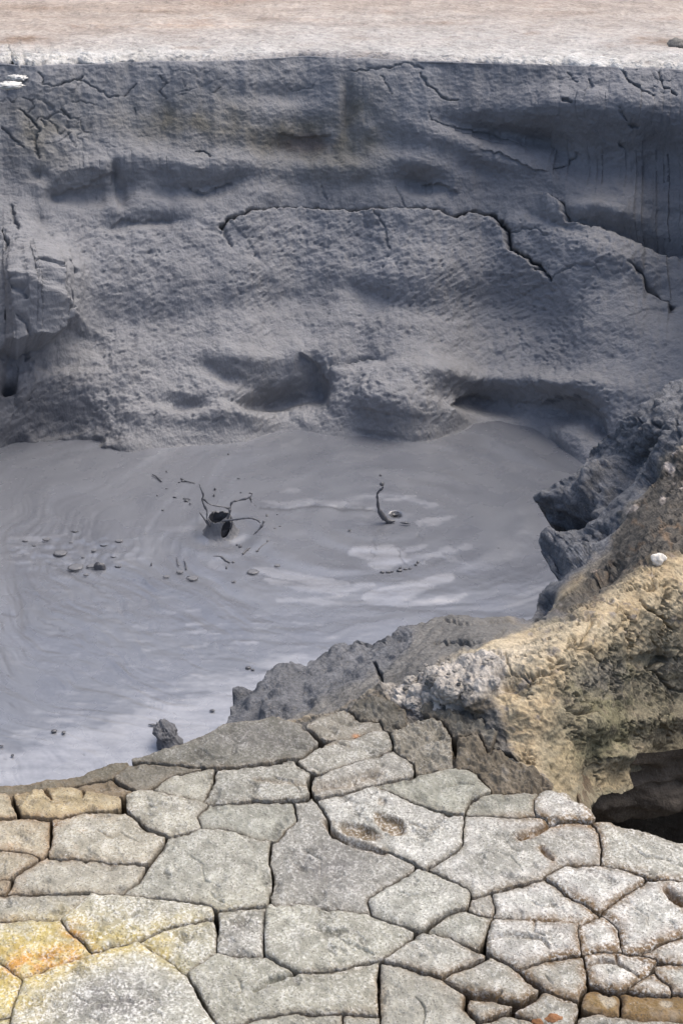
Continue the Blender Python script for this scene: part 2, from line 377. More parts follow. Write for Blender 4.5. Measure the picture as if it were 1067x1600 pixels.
# label, outline on the photographed ground, colour, whiteness, edge rounding (m), lift (m)
PLATES = [
("long dark grey slab lying along the pit edge just below the lumpy grey bank", [(203,1190),(240,1183),(300,1162),(350,1135),(425,1120),(470,1131),(492,1143),(503,1157),(470,1176),(425,1189),(370,1196),(315,1197),(260,1192)], (0.185,0.178,0.16), .25, .008, 0),
("thin drab strip of crust forming the pit rim at the photo's left", [(-45,1236),(0,1227),(60,1221),(130,1207),(180,1193),(203,1190),(178,1213),(120,1224),(60,1233),(0,1241),(-45,1246)], (0.17,0.155,0.125), .1, .006, -.008),
("drab grey wedge plate under the left tip of the long dark slab", [(180,1214),(204,1196),(260,1197),(318,1199),(270,1213),(235,1232),(210,1234),(196,1228)], (0.19,0.175,0.15), .15, .008, 0),
("small flaky brown plate squeezed behind the tan stained cream plate", [(98,1226),(140,1219),(176,1215),(207,1234),(190,1242),(140,1235)], (0.23,0.185,0.135), .1, .005, -.006),
("wide cream plate stained tan along its back edge near the rim", [(24,1240),(65,1236),(111,1232),(135,1235),(187,1245),(190,1268),(135,1270),(111,1277),(83,1281),(37,1277)], (0.47,0.385,0.25), .2, .008, .004),
("cream plate cut off by the left photo edge, behind the widest dark gap", [(-45,1243),(11,1241),(27,1278),(0,1280),(-45,1279)], (0.46,0.40,0.30), .2, .006, .003),
("cream plate with brown bottom rim at the left photo edge, below the widest gap", [(-45,1281),(35,1280),(79,1285),(78,1320),(63,1336),(0,1323),(-45,1318)], (0.45,0.395,0.31), .3, .007, 0),
("broad cream plate with a tan smudge on its back edge, left side", [(85,1284),(111,1279),(145,1271),(197,1270),(222,1290),(257,1310),(240,1335),(226,1350),(150,1345),(80,1338),(82,1312)], (0.42,0.39,0.33), .45, .008, .003),
("wide flat beige plate below the broad cream plate with the tan smudge", [(75,1341),(150,1347),(227,1353),(210,1380),(192,1395),(100,1393),(15,1396),(25,1375),(55,1352)], (0.40,0.375,0.325), .3, .006, 0),
("narrow beige plate with rusty inner edge touching the left photo edge", [(-45,1324),(58,1340),(35,1355),(15,1371),(-45,1380)], (0.41,0.365,0.29), .3, .006, 0),
("tiny beige plate at the left photo edge above the brown cornered one", [(-45,1382),(17,1374),(10,1397),(-45,1399)], (0.38,0.33,0.26), .2, .006, 0),
("rounded pale grey plate with a jagged left side beside the widest crack", [(199,1243),(235,1237),(325,1256),(309,1275),(312,1294),(265,1306),(235,1297),(212,1281),(199,1265)], (0.40,0.38,0.33), .5, .009, .004),
("pale wedge plate between the drab grey wedge and the jagged sided plate", [(237,1233),(272,1214),(332,1202),(334,1222),(318,1252),(270,1245)], (0.37,0.355,0.31), .3, .007, 0),
("large mottled grey plate under the right half of the long dark slab", [(340,1203),(372,1200),(450,1187),(487,1208),(478,1220),(485,1238),(478,1249),(410,1253),(322,1253),(332,1232),(336,1218)], (0.32,0.31,0.28), .5, .009, .002),
("smooth oval grey plate with a dark hairline border below the large mottled plate", [(330,1258),(380,1255),(456,1254),(462,1282),(434,1312),(400,1313),(370,1300),(318,1294),(312,1276)], (0.34,0.335,0.30), .3, .008, 0),
("largest smooth grey plate in the middle of the left floor, shaped like a shield", [(263,1315),(315,1298),(370,1302),(400,1315),(422,1315),(419,1350),(424,1380),(416,1414),(350,1421),(325,1412),(270,1405),(200,1395),(230,1365)], (0.375,0.365,0.325), .45, .008, .002),
("big dark speckled plate with a brown scar on its upper right corner", [(462,1254),(490,1249),(506,1268),(516,1300),(555,1326),(604,1333),(644,1350),(640,1362),(610,1380),(575,1402),(578,1424),(534,1422),(430,1413),(425,1400),(428,1380),(424,1350),(423,1318),(440,1308),(465,1285)], (0.315,0.305,0.285), .5, .009, 0),
("white grained plate with a brown hollow in its upper left half", [(497,1249),(530,1245),(580,1230),(640,1256),(700,1276),(723,1278),(725,1318),(700,1338),(664,1356),(650,1349),(606,1331),(560,1322),(518,1296),(510,1268)], (0.40,0.39,0.365), .8, .009, .003),
("smooth grey slab tapering left, in front of the crumbling dark brown clods", [(586,1229),(700,1201),(735,1204),(763,1237),(740,1250),(724,1274),(697,1274),(648,1253)], (0.33,0.325,0.285), .3, .008, .003),
("lens shaped grey plate directly behind the plate with the brown hollow", [(489,1216),(534,1200),(564,1192),(612,1176),(638,1190),(648,1207),(645,1215),(600,1224),(565,1231),(530,1241),(500,1247),(486,1232)], (0.34,0.325,0.30), .5, .009, .003),
("flat grey wedge plate behind the lens shaped one, tip pointing left", [(465,1190),(500,1163),(545,1155),(595,1144),(612,1158),(610,1172),(560,1186),(495,1207),(478,1204)], (0.33,0.315,0.285), .5, .007, 0),
("orange flecked grey plate beside the right tip of the long dark slab", [(476,1136),(500,1122),(539,1110),(552,1112),(560,1126),(590,1127),(594,1138),(556,1149),(507,1155)], (0.26,0.24,0.21), .3, .007, -.004),
("small dark plate wedged against the foot of the grey crumb heap", [(545,1107),(562,1098),(598,1088),(628,1105),(632,1126),(615,1142),(598,1138),(592,1124),(563,1123)], (0.13,0.122,0.11), .1, .008, -.004),
("knobbly drab brown plate just below the grey crumb heap", [(614,1152),(638,1130),(680,1123),(704,1145),(706,1195),(680,1202),(650,1209),(645,1195),(618,1170)], (0.24,0.22,0.19), .3, .011, .004),
("dark brown slab sloping at the foot of the yellow ridge", [(713,1155),(745,1148),(762,1178),(800,1187),(835,1202),(858,1230),(800,1240),(770,1236),(737,1202),(713,1193)], (0.165,0.14,0.112), .05, .010, .004),
("dark charcoal clod plate below the whitest part of the crumb heap", [(660,1108),(700,1092),(760,1097),(785,1118),(764,1172),(745,1145),(712,1152),(705,1141),(682,1121)], (0.125,0.12,0.112), .05, .014, .006),
("smooth half moon grey plate at the foot of the dark brown slab", [(734,1257),(784,1238),(819,1234),(836,1243),(832,1262),(835,1274),(733,1274),(726,1270)], (0.32,0.315,0.28), .3, .007, 0),
("small rounded white crusted plate beside the black hollow's left corner", [(837,1250),(854,1238),(884,1246),(914,1264),(927,1280),(884,1281),(859,1286),(839,1270)], (0.40,0.385,0.35), .9, .013, .006),
("very large pale plate split by two short rusty cracks, left of the black hollow", [(727,1277),(838,1277),(860,1289),(905,1283),(930,1292),(941,1320),(937,1347),(884,1350),(850,1367),(775,1390),(742,1395),(718,1380),(672,1356),(720,1330),(727,1305)], (0.36,0.35,0.325), .6, .009, 0),
("white rim plate overhanging the black hollow at the right photo edge", [(931,1285),(985,1296),(1035,1312),(1067,1320),(1120,1334),(1120,1388),(1067,1376),(1004,1363),(940,1352),(944,1325)], (0.41,0.40,0.365), .8, .009, 0),
("white edged spindle plate with a dark fleck, above meeting rusty cracks", [(852,1369),(884,1353),(964,1356),(1004,1368),(1002,1380),(934,1422),(912,1410)], PALE, .95, .011, .003),
("wide flat pale plate between the split large plate and the oblong grey one", [(771,1395),(849,1376),(884,1400),(931,1427),(904,1439),(854,1437),(772,1430)], PALE, .8, .010, 0),
("very small rounded plate left of the wide flat pale plate", [(736,1406),(766,1394),(772,1420),(766,1431),(738,1421)], (0.37,0.355,0.33), .5, .009, 0),
("kite shaped grey plate with white rim touching the dark speckled plate", [(574,1406),(600,1385),(654,1360),(729,1390),(733,1410),(690,1432),(664,1448),(649,1452),(582,1428)], (0.39,0.385,0.35), .6, .011, .004),
("small grey plate just below the very small rounded one", [(671,1450),(719,1420),(769,1432),(759,1470),(749,1477),(699,1463)], (0.37,0.365,0.33), .5, .013, 0),
("oblong grey plate with white right end beside the small oval plate", [(762,1440),(769,1436),(854,1438),(899,1445),(906,1487),(860,1497),(814,1512),(799,1500),(755,1477)], (0.42,0.41,0.39), .8, .013, .004),
("small white oval plate ringed by rusty cracks", [(904,1447),(941,1430),(964,1445),(969,1482),(909,1486)], (0.48,0.475,0.45), 1.0, .012, .002),
("large white plate with a rusty notch, cut by the right photo edge", [(941,1427),(1006,1381),(1039,1374),(1120,1383),(1120,1440),(1060,1460),(999,1486),(974,1481),(969,1450)], (0.49,0.485,0.465), 1.0, .012, .003),
("narrow white plate at the right photo edge under the plate with the rusty notch", [(1004,1488),(1067,1462),(1120,1443),(1120,1510),(1067,1504),(1030,1495)], (0.46,0.455,0.43), .9, .010, 0),
("white fan shaped plate crossed by a curved crack, below the small oval", [(912,1492),(964,1488),(1023,1496),(999,1530),(969,1545),(919,1535)], (0.44,0.435,0.41), .9, .011, .002),
("little white lens plate beside the brown block at the lower right", [(984,1545),(1021,1520),(1048,1538),(1046,1551)], (0.47,0.465,0.44), .8, .009, 0),
("smooth pale plate at the right photo edge, just above the brown blocks", [(1026,1510),(1067,1508),(1120,1513),(1120,1558),(1052,1547),(1030,1524)], (0.43,0.425,0.40), .6, .010, 0),
("grey triangular cushion plate left of the fan shaped white one", [(812,1514),(859,1498),(911,1493),(917,1540),(904,1563),(834,1537)], (0.37,0.36,0.33), .5, .014, .002),
("cracked grey plate with two loose chips along its lower edge, bottom right floor", [(695,1527),(764,1496),(814,1520),(846,1545),(830,1560),(808,1564),(775,1558),(734,1552)], (0.36,0.35,0.32), .5, .013, .002),
("smooth pointed grey plate above the large smooth one at the bottom edge", [(606,1498),(654,1458),(706,1467),(757,1494),(720,1510),(689,1526),(634,1507)], (0.39,0.38,0.35), .5, .011, .002),
("large smooth plate at the bottom edge, right of the deep black crack", [(597,1507),(634,1512),(689,1532),(728,1551),(726,1570),(745,1590),(738,1640),(600,1640),(592,1565)], (0.365,0.355,0.32), .25, .012, 0),
("broad grey plate with a rounded white lower rim, below the dark speckled one", [(420,1416),(480,1414),(534,1424),(580,1430),(648,1455),(640,1468),(600,1492),(534,1517),(470,1520),(440,1505),(414,1485),(412,1450)], (0.385,0.375,0.33), .6, .013, .004),
("narrow upright plate with a white right side below the shield-shaped plate", [(345,1424),(415,1416),(413,1450),(411,1492),(360,1488),(341,1482)], (0.36,0.35,0.325), .8, .010, 0),
("rough dark pitted long plate at the bottom, with one short inner crack", [(297,1520),(342,1491),(408,1495),(459,1522),(500,1520),(560,1510),(590,1504),(590,1545),(589,1585),(540,1581),(460,1580),(400,1590),(345,1602),(320,1560)], (0.36,0.35,0.305), .5, .012, .002),
("sliver of grey plate at the bottom edge below the dark pitted one", [(360,1640),(390,1597),(465,1584),(534,1588),(536,1640)], (0.37,0.36,0.32), .3, .009, 0),
("low grey plate cut by the bottom edge next to the deep black crack", [(540,1640),(541,1588),(592,1586),(598,1640)], (0.36,0.35,0.31), .3, .009, 0),
("long white grained plate with a yellow lower rim, above the white domed one", [(98,1437),(143,1397),(270,1408),(326,1416),(333,1430),(280,1445),(215,1467),(145,1488),(128,1470),(103,1450)], (0.43,0.415,0.36), 1.0, .010, .003),
("triangular white grained plate with an olive tip beside the narrow upright plate", [(217,1470),(280,1447),(333,1434),(339,1482),(285,1518),(250,1490)], (0.41,0.395,0.34), .9, .011, 0),
("bright yellow and orange stained plate at the left photo edge", [(-45,1446),(50,1440),(95,1439),(122,1467),(143,1490),(35,1527),(0,1500),(-45,1480)], (0.46,0.42,0.30), .7, .010, 0),
("flat grey plate with a brown corner above the bright yellow plate", [(-45,1402),(140,1396),(96,1433),(50,1437),(-45,1442)], (0.36,0.345,0.31), .4, .007, 0),
("yellow-edged plate at the bottom left corner", [(-45,1488),(0,1504),(32,1530),(15,1583),(-45,1600)], (0.50,0.46,0.32), .9, .009, 0),
("biggest white domed plate at the bottom left, dark grey in its middle", [(19,1595),(40,1530),(145,1493),(210,1475),(260,1500),(285,1522),(310,1560),(335,1600),(340,1640),(20,1640)], (0.44,0.43,0.385), 1.0, .012, .006),
("sliver of olive plate left of the biggest white domed plate at the bottom", [(-45,1604),(15,1590),(18,1640),(-45,1640)], (0.40,0.38,0.26), .6, .008, 0),
("grey pointed cushion plate beside the brown blocks, orange stones at its foot", [(798,1577),(854,1549),(904,1567),(893,1610),(850,1596)], (0.35,0.34,0.31), .5, .015, .002),
("small chipped grey plate under the plate with two loose chips", [(728,1572),(732,1556),(775,1560),(804,1567),(790,1580),(750,1592)], (0.34,0.33,0.30), .4, .011, 0),
("grey plate at the bottom edge left of the orange stones", [(742,1640),(752,1594),(788,1583),(835,1598),(838,1640)], (0.34,0.33,0.30), .4, .011, 0),
("brown weathered block with a pale patch, left of the two lower right blocks", [(912,1545),(966,1551),(967,1584),(906,1568)], (0.25,0.175,0.085), .1, .014, -.004),
("long brown weathered block at the lower right corner", [(971,1549),(1067,1556),(1120,1562),(1120,1592),(1064,1590),(971,1586)], (0.23,0.155,0.075), .1, .014, -.004),
("grey plate at the bottom right below the brown blocks", [(899,1640),(905,1592),(935,1580),(1067,1595),(1120,1600),(1120,1640)], (0.33,0.32,0.295), .4, .012, 0),
]
GROOVES = [([(812,1305),(840,1298),(866,1287)], 4.5, .016, 1), ([(845,1326),(864,1344)], 4, .012, 1), ([(400,1550),(420,1536),(462,1521)], 3.5, .022, 0),
           ([(726,1572),(728,1556),(748,1551),(775,1556),(782,1548)], 3, .02, .4), ([(1039,1391),(1055,1406),(1072,1418)], 6, .02, 1),
           ([(914,1510),(938,1503),(965,1505),(1000,1522)], 3, .014, .5), ([(965,1503),(962,1490)], 2.5, .01, .3), ([(760,1466),(800,1463),(845,1470),(857,1482)], 3, .008, .2),
           ([(835,1437),(830,1455),(850,1466)], 2.5, .006, .1), ([(69,1234),(80,1250)], 2.5, .014, .8), ([(131,1232),(131,1246)], 2.5, .014, .3),
           ([(535,1474),(585,1490)], 2, .006, 0), ([(508,1284),(522,1306),(556,1320),(600,1333)], 4, .014, .5), ([(330,1398),(352,1412)], 2, .006, 0),
           ([(340,1448),(300,1440)], 2, .003, 0), ([(480,1230),(440,1222),(400,1220)], 3, .004, .3), ([(495,1232),(540,1226),(590,1212)], 6, .008, .3), ([(372,1530),(380,1545),(368,1560)], 2, .005, 0),
           ([(505,1165),(530,1160),(548,1166)], 1.6, .006, .2), ([(150,1300),(175,1312),(190,1306),(215,1316)], 1.3, .004, .1), ([(300,1340),(318,1352),(320,1375),(345,1386)], 1.3, .004, 0), ([(480,1330),(500,1345),(498,1372)], 1.3, .004, 0), ([(640,1290),(668,1298),(690,1294)], 1.4, .005, .2), ([(770,1330),(800,1340),(815,1362)], 1.4, .004, 0), ([(985,1320),(1010,1338),(1045,1342)], 1.4, .005, .1),
           ([(430,1215),(455,1222),(470,1236)], 1.5, .006, .2), ([(620,1395),(640,1405),(660,1402)], 1.3, .004, 0), ([(830,1410),(850,1418),(880,1412)], 1.3, .004, .1), ([(650,1560),(665,1575),(660,1600)], 1.4, .006, 0), ([(850,1525),(862,1540)], 1.3, .005, .1), ([(230,1260),(250,1268),(275,1264)], 1.3, .004, 0), ([(990,1420),(1010,1432),(1008,1450)], 1.3, .004, .1), ([(120,1560),(140,1575),(170,1572)], 1.4, .003, 0), ([(700,1230),(720,1224),(742,1230)], 1.4, .005, 0)]
SCARS = [(560, 1300, 45, 13, 20, .010, 1.0), (610, 1292, 30, 15, 25, .012, 1.0), (598, 1255, 8, 7, 0, .006, .5), (1050, 1403, 20, 8, 40, .006, .8), (895, 1250, 22, 6, 15, .004, .5), (862, 1283, 10, 5, 0, .008, 1), (100, 1255, 60, 8, 0, .003, .3)]

def stain_fields(X, Y):
    """real stains on the crust: rust, yellow, orange, olive as 0..1 fields over the floor"""
    n = fbm(p3(X/26, Y/17, 3.1), 4)
    rustR = gauss(X, Y, 985, 1470, 190, 120)+.7*gauss(X, Y, 880, 1290, 90, 40)+.5*gauss(X, Y, 700, 1560, 180, 50)
    rustL = .9*gauss(X, Y, 60, 1300, 130, 70)+.6*gauss(X, Y, 20, 1420, 40, 60)
    yel = 1.0*gauss(X, Y, 80, 1480, 95, 46, -14)+.9*gauss(X, Y, 10, 1545, 36, 60)+.55*gauss(X, Y, 190, 1480, 150, 26, -18)+.6*gauss(X, Y, 255, 1495, 40, 18, 40)+.35*gauss(X, Y, 60, 1560, 40, 60)
    org = 1.0*gauss(X, Y, 80, 1500, 55, 16, -15)+.9*gauss(X, Y, 116, 1462, 18, 14)+.7*gauss(X, Y, 25, 1505, 20, 20)
    oli = .8*gauss(X, Y, 283, 1510, 22, 13)+.5*gauss(X, Y, 160, 1462, 60, 12, -10)
    return n, rustR, rustL, yel, org, oli

def build_plates():
    st = 1.5
    xs = np.arange(-60, 1140, st); ys = np.arange(1080, 1655, st)
    X, Y = np.meshgrid(xs, ys)
    wx = 6*fbm(p3(X/55, Y/38, 1.5), 3)+3.4*fbm(p3(X/13, Y/9, 4.5), 4, .6)
    wy = 5*fbm(p3(X/55, Y/38, 8.5), 3)+2.8*fbm(p3(X/13, Y/9, 6.5), 4, .6)
    XW, YW = X+wx, Y+wy
    n = len(PLATES)
    sd1 = np.full(X.shape, 1e6); sd2 = np.full(X.shape, 1e6); own = np.zeros(X.shape, int)
    for k, p in enumerate(PLATES):
        q = np.array(p[1]); x0, y0 = q.min(0)-70; x1, y1 = q.max(0)+70
        sl = (slice(np.searchsorted(ys, y0), np.searchsorted(ys, y1)), slice(np.searchsorted(xs, x0), np.searchsorted(xs, x1)))
        sd = poly_sd(XW[sl], YW[sl], p[1])
        a, b, o = sd1[sl], sd2[sl], own[sl]
        c = sd < a
        sd2[sl] = np.where(c, a, np.minimum(b, sd)); sd1[sl] = np.where(c, sd, a); own[sl] = np.where(c, k, o)
    e = np.minimum((sd2-sd1)/2, 5-sd1)
    pxm = 1.15e-3*(1+(1600-Y)/1600)               # metres per photo pixel on the floor
    # crack half width in photo px
    w = 2.0+1.5*fbm(p3(X/45, Y/30, 12.5), 3)
    for cx, cy, r, a in ((30,1262,16,5),(190,1258,22,3),(240,1300,35,2),(228,1352,30,2),(338,1440,14,4),(424,1370,40,1.2),(485,1225,22,3.5),(420,1190,60,2.5),(500,1165,18,3),(655,1455,30,2),
                         (593,1545,30,2.5),(320,1560,40,2.5),(30,1375,26,2),(75,1310,22,2.5),(710,1170,30,3.5),(735,1220,20,2),(640,1160,25,1.5),(745,1545,40,2.5),(830,1550,35,2.5),(750,1480,18,3),(725,1280,30,.8),(510,1270,18,1.5),(905,1570,26,3),(970,1570,14,1.5),(500,1160,22,2),(800,1575,40,2),(770,1595,50,2)):
        w = w+a*gauss(X, Y, cx, cy, r, r)
    for cx, cy, r, a in ((150,1342,70,1.6),(150,1390,110,1.4),(780,1276,60,2.2),(560,1180,60,1.3),(860,1438,60,.9),(620,1240,50,1),(380,1420,50,2.2),(380,1255,60,1.0),(70,1438,60,1.8),(950,1355,20,1.5),(745,1400,20,.7)):
        w = w-a*gauss(X, Y, cx, cy, r, r*.6)
    w = np.maximum(w*.72, 0.55)
    P0 = bp(X, Y, 0.0)
    N = fbm(p3(P0[..., 0], P0[..., 1], 0.3, 9), 3)
    N2 = fbm(p3(P0[..., 0], P0[..., 1], 1.3, 42), 4)
    N3 = fbm(p3(P0[..., 0], P0[..., 1], 2.3, 150), 3)
    f1, f21, hid = worley(p3(P0[..., 0], P0[..., 1], 0.0, 120))
    grain = (0.35-np.minimum(f1, .35))*(hid > .45)
    n, rR, rL, yel, org, oli = stain_fields(X, Y)
    fz = fbm(p3(P0[..., 0], P0[..., 1], 7.3, 22), 5, .6)
    gro = np.zeros(X.shape); gst = np.zeros(X.shape)
    for pts, wd, dep, stn in GROOVES:
        D, _, T = seg_d(XW, YW, pts)
        prof = np.exp(-(D/(wd*(.45+.55*np.sin(np.pi*np.clip(.15+.85*T, 0, 1)))))**2)
        gro = np.maximum(gro, dep*prof); gst = np.maximum(gst, stn*np.exp(-(D/(wd*1.6))**2))
    scr = np.zeros(X.shape); sct = np.zeros(X.shape)
    for cx, cy, rx, ry, an, dep, stn in SCARS:
        q = gauss(XW+6*n, YW+4*n, cx, cy, rx, ry, an); scr += dep*sst(.35, .75, q+.15*n); sct = np.maximum(sct, stn*sst(.3, .6, q+.2*n))
    # stains and tints live in the mesh as the colour the crust itself has
    for k, (lab, poly, tint, white, rnd, lift) in enumerate(PLATES):
        msk = own == k
        if not msk.any(): continue
        r0, r1 = np.where(msk.any(1))[0][[0, -1]]; c0, c1 = np.where(msk.any(0))[0][[0, -1]]
        sl = (slice(max(r0-1, 0), r1+2), slice(max(c0-1, 0), c1+2))
        ee = np.where(msk[sl], e[sl], -np.abs(e[sl]))-w[sl]
        i0, i1, t, T, B = clip_grid(ee)
        if len(T) == 0: continue
        def pick(F):
            F = F[sl].reshape(-1); return F[i0]*(1-t)+F[i1]*t
        x, y = pick(X), pick(Y)
        ed = np.maximum(pick(e)-pick(w), 0)*pick(pxm)
        ed = np.where(i0 == i1, ed, 0.0)
        tilt = rng.normal(0, .018, 2)
        cxw = bp(x.mean(), y.mean(), 0)
        P = bp(x, y, 0)
        big = min(1.0, len(T)/9000)
        rnd = rnd*(.4 if k in (22, 23, 24, 25) else .28 if k < 30 or k in (44, 46, 48) else .52)
        z = -.004*np.maximum(pick(fz)-.12, 0)*4+lift-0.9*rnd*np.exp(-ed/(rnd*.8))+.003*big*(1-np.exp(-ed/.05))
        z = z+.0042*pick(N)+.0032*pick(N2)+.0015*pick(N3)+.004*white*pick(grain)*sst(.003, .012, ed)
        z = z+(P[:, 0]-cxw[0])*tilt[0]+(P[:, 1]-cxw[1])*tilt[1]-pick(gro)-pick(scr)
        if k in (22, 23, 24, 25): z = z+.016*pick(N2)+.016*pick(N)+.005*pick(N3)
        P[:, 2] = z
        # colours
        tn = np.array(tint)[None]*np.array([[.81, .825, .79]])*(1+.22*pick(n)[:, None])
        epx = ed/pick(pxm)
        def over(c, f): return tn*(1-f[:, None])+np.array(c)[None]*f[:, None]
        pn = pick(n)
        if k in (30,31,35,36,37,38,39,28,27,40,33,17):
            tn = over((.56,.55,.53), np.clip(.75*white*np.exp(-((epx-13)/9)**2)*(.8+.9*pn), 0, 1)*(.8 if k not in (33,17) else .4))
        tn = over((.175,.105,.045), np.clip(1.3*pick(rR)*(np.exp(-epx/6)*1.25+.08)*(1.0+1.3*pn), 0, .92))
        tn = over((.29,.17,.075), np.clip(pick(rL)*(np.exp(-epx/5)+.35*sst(.15, .6, pn))*(.9+1.2*pn), 0, .8))
        tn = over((.50,.40,.135), np.clip(1.12*pick(yel)*(.75+1.3*pn), 0, .85))
        tn = over((.52,.25,.05), np.clip(1.3*pick(org)*(.6+1.7*pn), 0, .85))
        tn = over((.20,.18,.06), np.clip(pick(oli)*(.6+1.2*pn), 0, .8))
        tn = over((.15,.105,.055), np.clip(pick(sct)*(.85+.5*pn), 0, .85))
        tn = over((.20,.12,.05), np.clip(pick(gst)*.9, 0, .9))
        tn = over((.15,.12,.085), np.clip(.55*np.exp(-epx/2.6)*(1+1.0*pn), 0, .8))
        pz = pick(fz)
        tn = tn*(1-.45*sst(.08, .45, pz)[:, None])
        tn = over((.45,.44,.41), .45*sst(.10, .5, -pz)*(.4+.6*white))
        dk = .0
        if k == 56: dk = .75*gauss(x, y, 175, 1570, 85, 38)
        if k == 16: dk = .6*gauss(x, y, 515, 1355, 60, 50)
        if k == 0: dk = .5*gauss(x, y, 400, 1150, 90, 22)
        if k == 47: dk = .45*gauss(x, y, 370, 1455, 22, 30)
        if np.any(dk): tn = over((.145,.14,.138), np.clip(dk*(1+1.4*pn), 0, .85))
        if k in (61, 62): tn = over((.36,.32,.25), .8*sst(.3, .6, gauss(x+8*pn, y+6*pn, 950, 1560, 14, 12)+.7*gauss(x, y, 1040, 1565, 16, 9)+.4*pn))
        if k == 21: tn = over((.42,.17,.05), .8*gauss(x, y, 556, 1147, 5, 3))
        wh = np.clip(white*(1+.6*pn), 0, 1)
        depth = .085
        edge = lambda d, sh: (lambda Q: Q+np.stack([(cxw[0]-Q[:, 0])*sh, (cxw[1]-Q[:, 1])*sh, -d+0*Q[:, 0]], 1))
        V, F, ub = skirt(P, T, B, [edge(.012, .004), edge(.04, .01), edge(depth, .04)])
        cen = np.array([cxw])
        dirt = tn[ub]*.55+np.array([[.05, .036, .022]])
        V = np.concatenate([V, ]); tn2 = np.concatenate([tn, tn[ub]*.85, dirt*.7, dirt*.5])
        o = mesh('mud_plate', V-cxw, F, M_STONE, attrs={'tint': np.clip(tn2, .01, .9), 'white': np.concatenate([wh, wh[ub]*.6, wh[ub]*0, wh[ub]*0])})
        o.location = cxw
        tag(o, lab, 'mud plate', 'cracked dried mud plates')
build_plates()

# ------------------------------------------------------------------ bare earth below the plates, with the near wall of the pit
def build_ground():
    xs = np.concatenate([np.arange(-1200, -560, 30), np.arange(-560, -60, 4), np.arange(-60, 1140, 6), np.arange(1140, 1700, 4), np.arange(1700, 2300, 30)])
    ys = np.concatenate([np.arange(1060, 1640, 5), np.arange(1640, 1900, 5), np.arange(1900, 2600, 30)])
    X, Y = np.meshgrid(xs, ys)
    poly = [(-1300,1340),(-300,1262),(0,1236),(200,1200),(300,1176),(360,1150),(470,1142),(560,1112),(640,1090),(760,1110),(860,1240),(925,1290),(1000,1306),(1067,1330),(1200,1370),(2200,1600),(2200,2600),(-1100,2600)]
    g = -poly_sd(X, Y, poly)
    i0, i1, t, T, B = clip_grid(g)
    pk = lambda F: F.ravel()[i0]*(1-t)+F.ravel()[i1]*t
    x, y = pk(X), pk(Y)
    out = np.maximum(np.maximum(-45-x, x-1120), y-1640)
    z = -.062+.058*sst(-2, 8, out)
    P = bp(x, y, 0); nn = fbm(p3(P[:, 0], P[:, 1], 0, 14), 4)
    wq = .35*fbm(p3(P[:, 0], P[:, 1], 5, 6), 3)+.08*fbm(p3(P[:, 0], P[:, 1], 6, 26), 3)
    f1, f21, hid = worley(p3(P[:, 0]*4.6+wq, P[:, 1]*4.6-wq, 0.5, 1.0))
    ck = np.exp(-(f21/.055)**2)*sst(0, 8, out)
    z = z+.006*nn+sst(0, 8, out)*(.008*(hid-.5)-.012*np.exp(-f21/.10))-.05*ck
    P[:, 2] = z
    o = sst(-2, 8, out)[:, None]
    tn = (np.array([[.075, .05, .03]])*(1+.5*nn[:, None]))*(1-o)+np.array([[.36, .345, .31]])*o*(1+.2*nn[:, None])*(1-.8*ck[:, None])
    c = np.array([[0, .3, 0]])
    dn = lambda d, b: (lambda Q: np.stack([Q[:, 0], Q[:, 1]-b, np.full(len(Q), -d)], 1))
    V, F, ub = skirt(P, T, B, [dn(.2, .02), dn(.6, .1), dn(1.2, .1), dn(2.3, -.2)])
    tn = np.concatenate([tn]+[np.tile([[.10, .10, .11]], (len(ub), 1))]*4)
    tag(mesh('ground', V, F, M_STONE, attrs={'tint': np.clip(tn, .01, .9), 'white': np.full(len(V), .3)}), kind='structure')
build_ground()
# ================================================================== ridge: bank, crumb heap, yellow crest, mud-draped slope
def tps(ctrl, X, Y, lam=0.002):
    c = np.array(ctrl, float); p = c[:, :2]/400.0; z = c[:, 2]; n = len(c)
    U = lambda r2: np.where(r2 > 1e-12, .5*r2*np.log(r2+1e-12), 0)
    K = U(((p[:, None]-p[None])**2).sum(-1))+lam*np.eye(n)
    Q = np.concatenate([np.ones((n, 1)), p], 1)
    A = np.block([[K, Q], [Q.T, np.zeros((3, 3))]])
    s = np.linalg.solve(A, np.concatenate([z, np.zeros(3)]))
    x, y = X/400.0, Y/400.0
    out = s[n]+s[n+1]*x+s[n+2]*y
    for k in range(n): out = out+s[k]*U((x-p[k, 0])**2+(y-p[k, 1])**2)
    return out

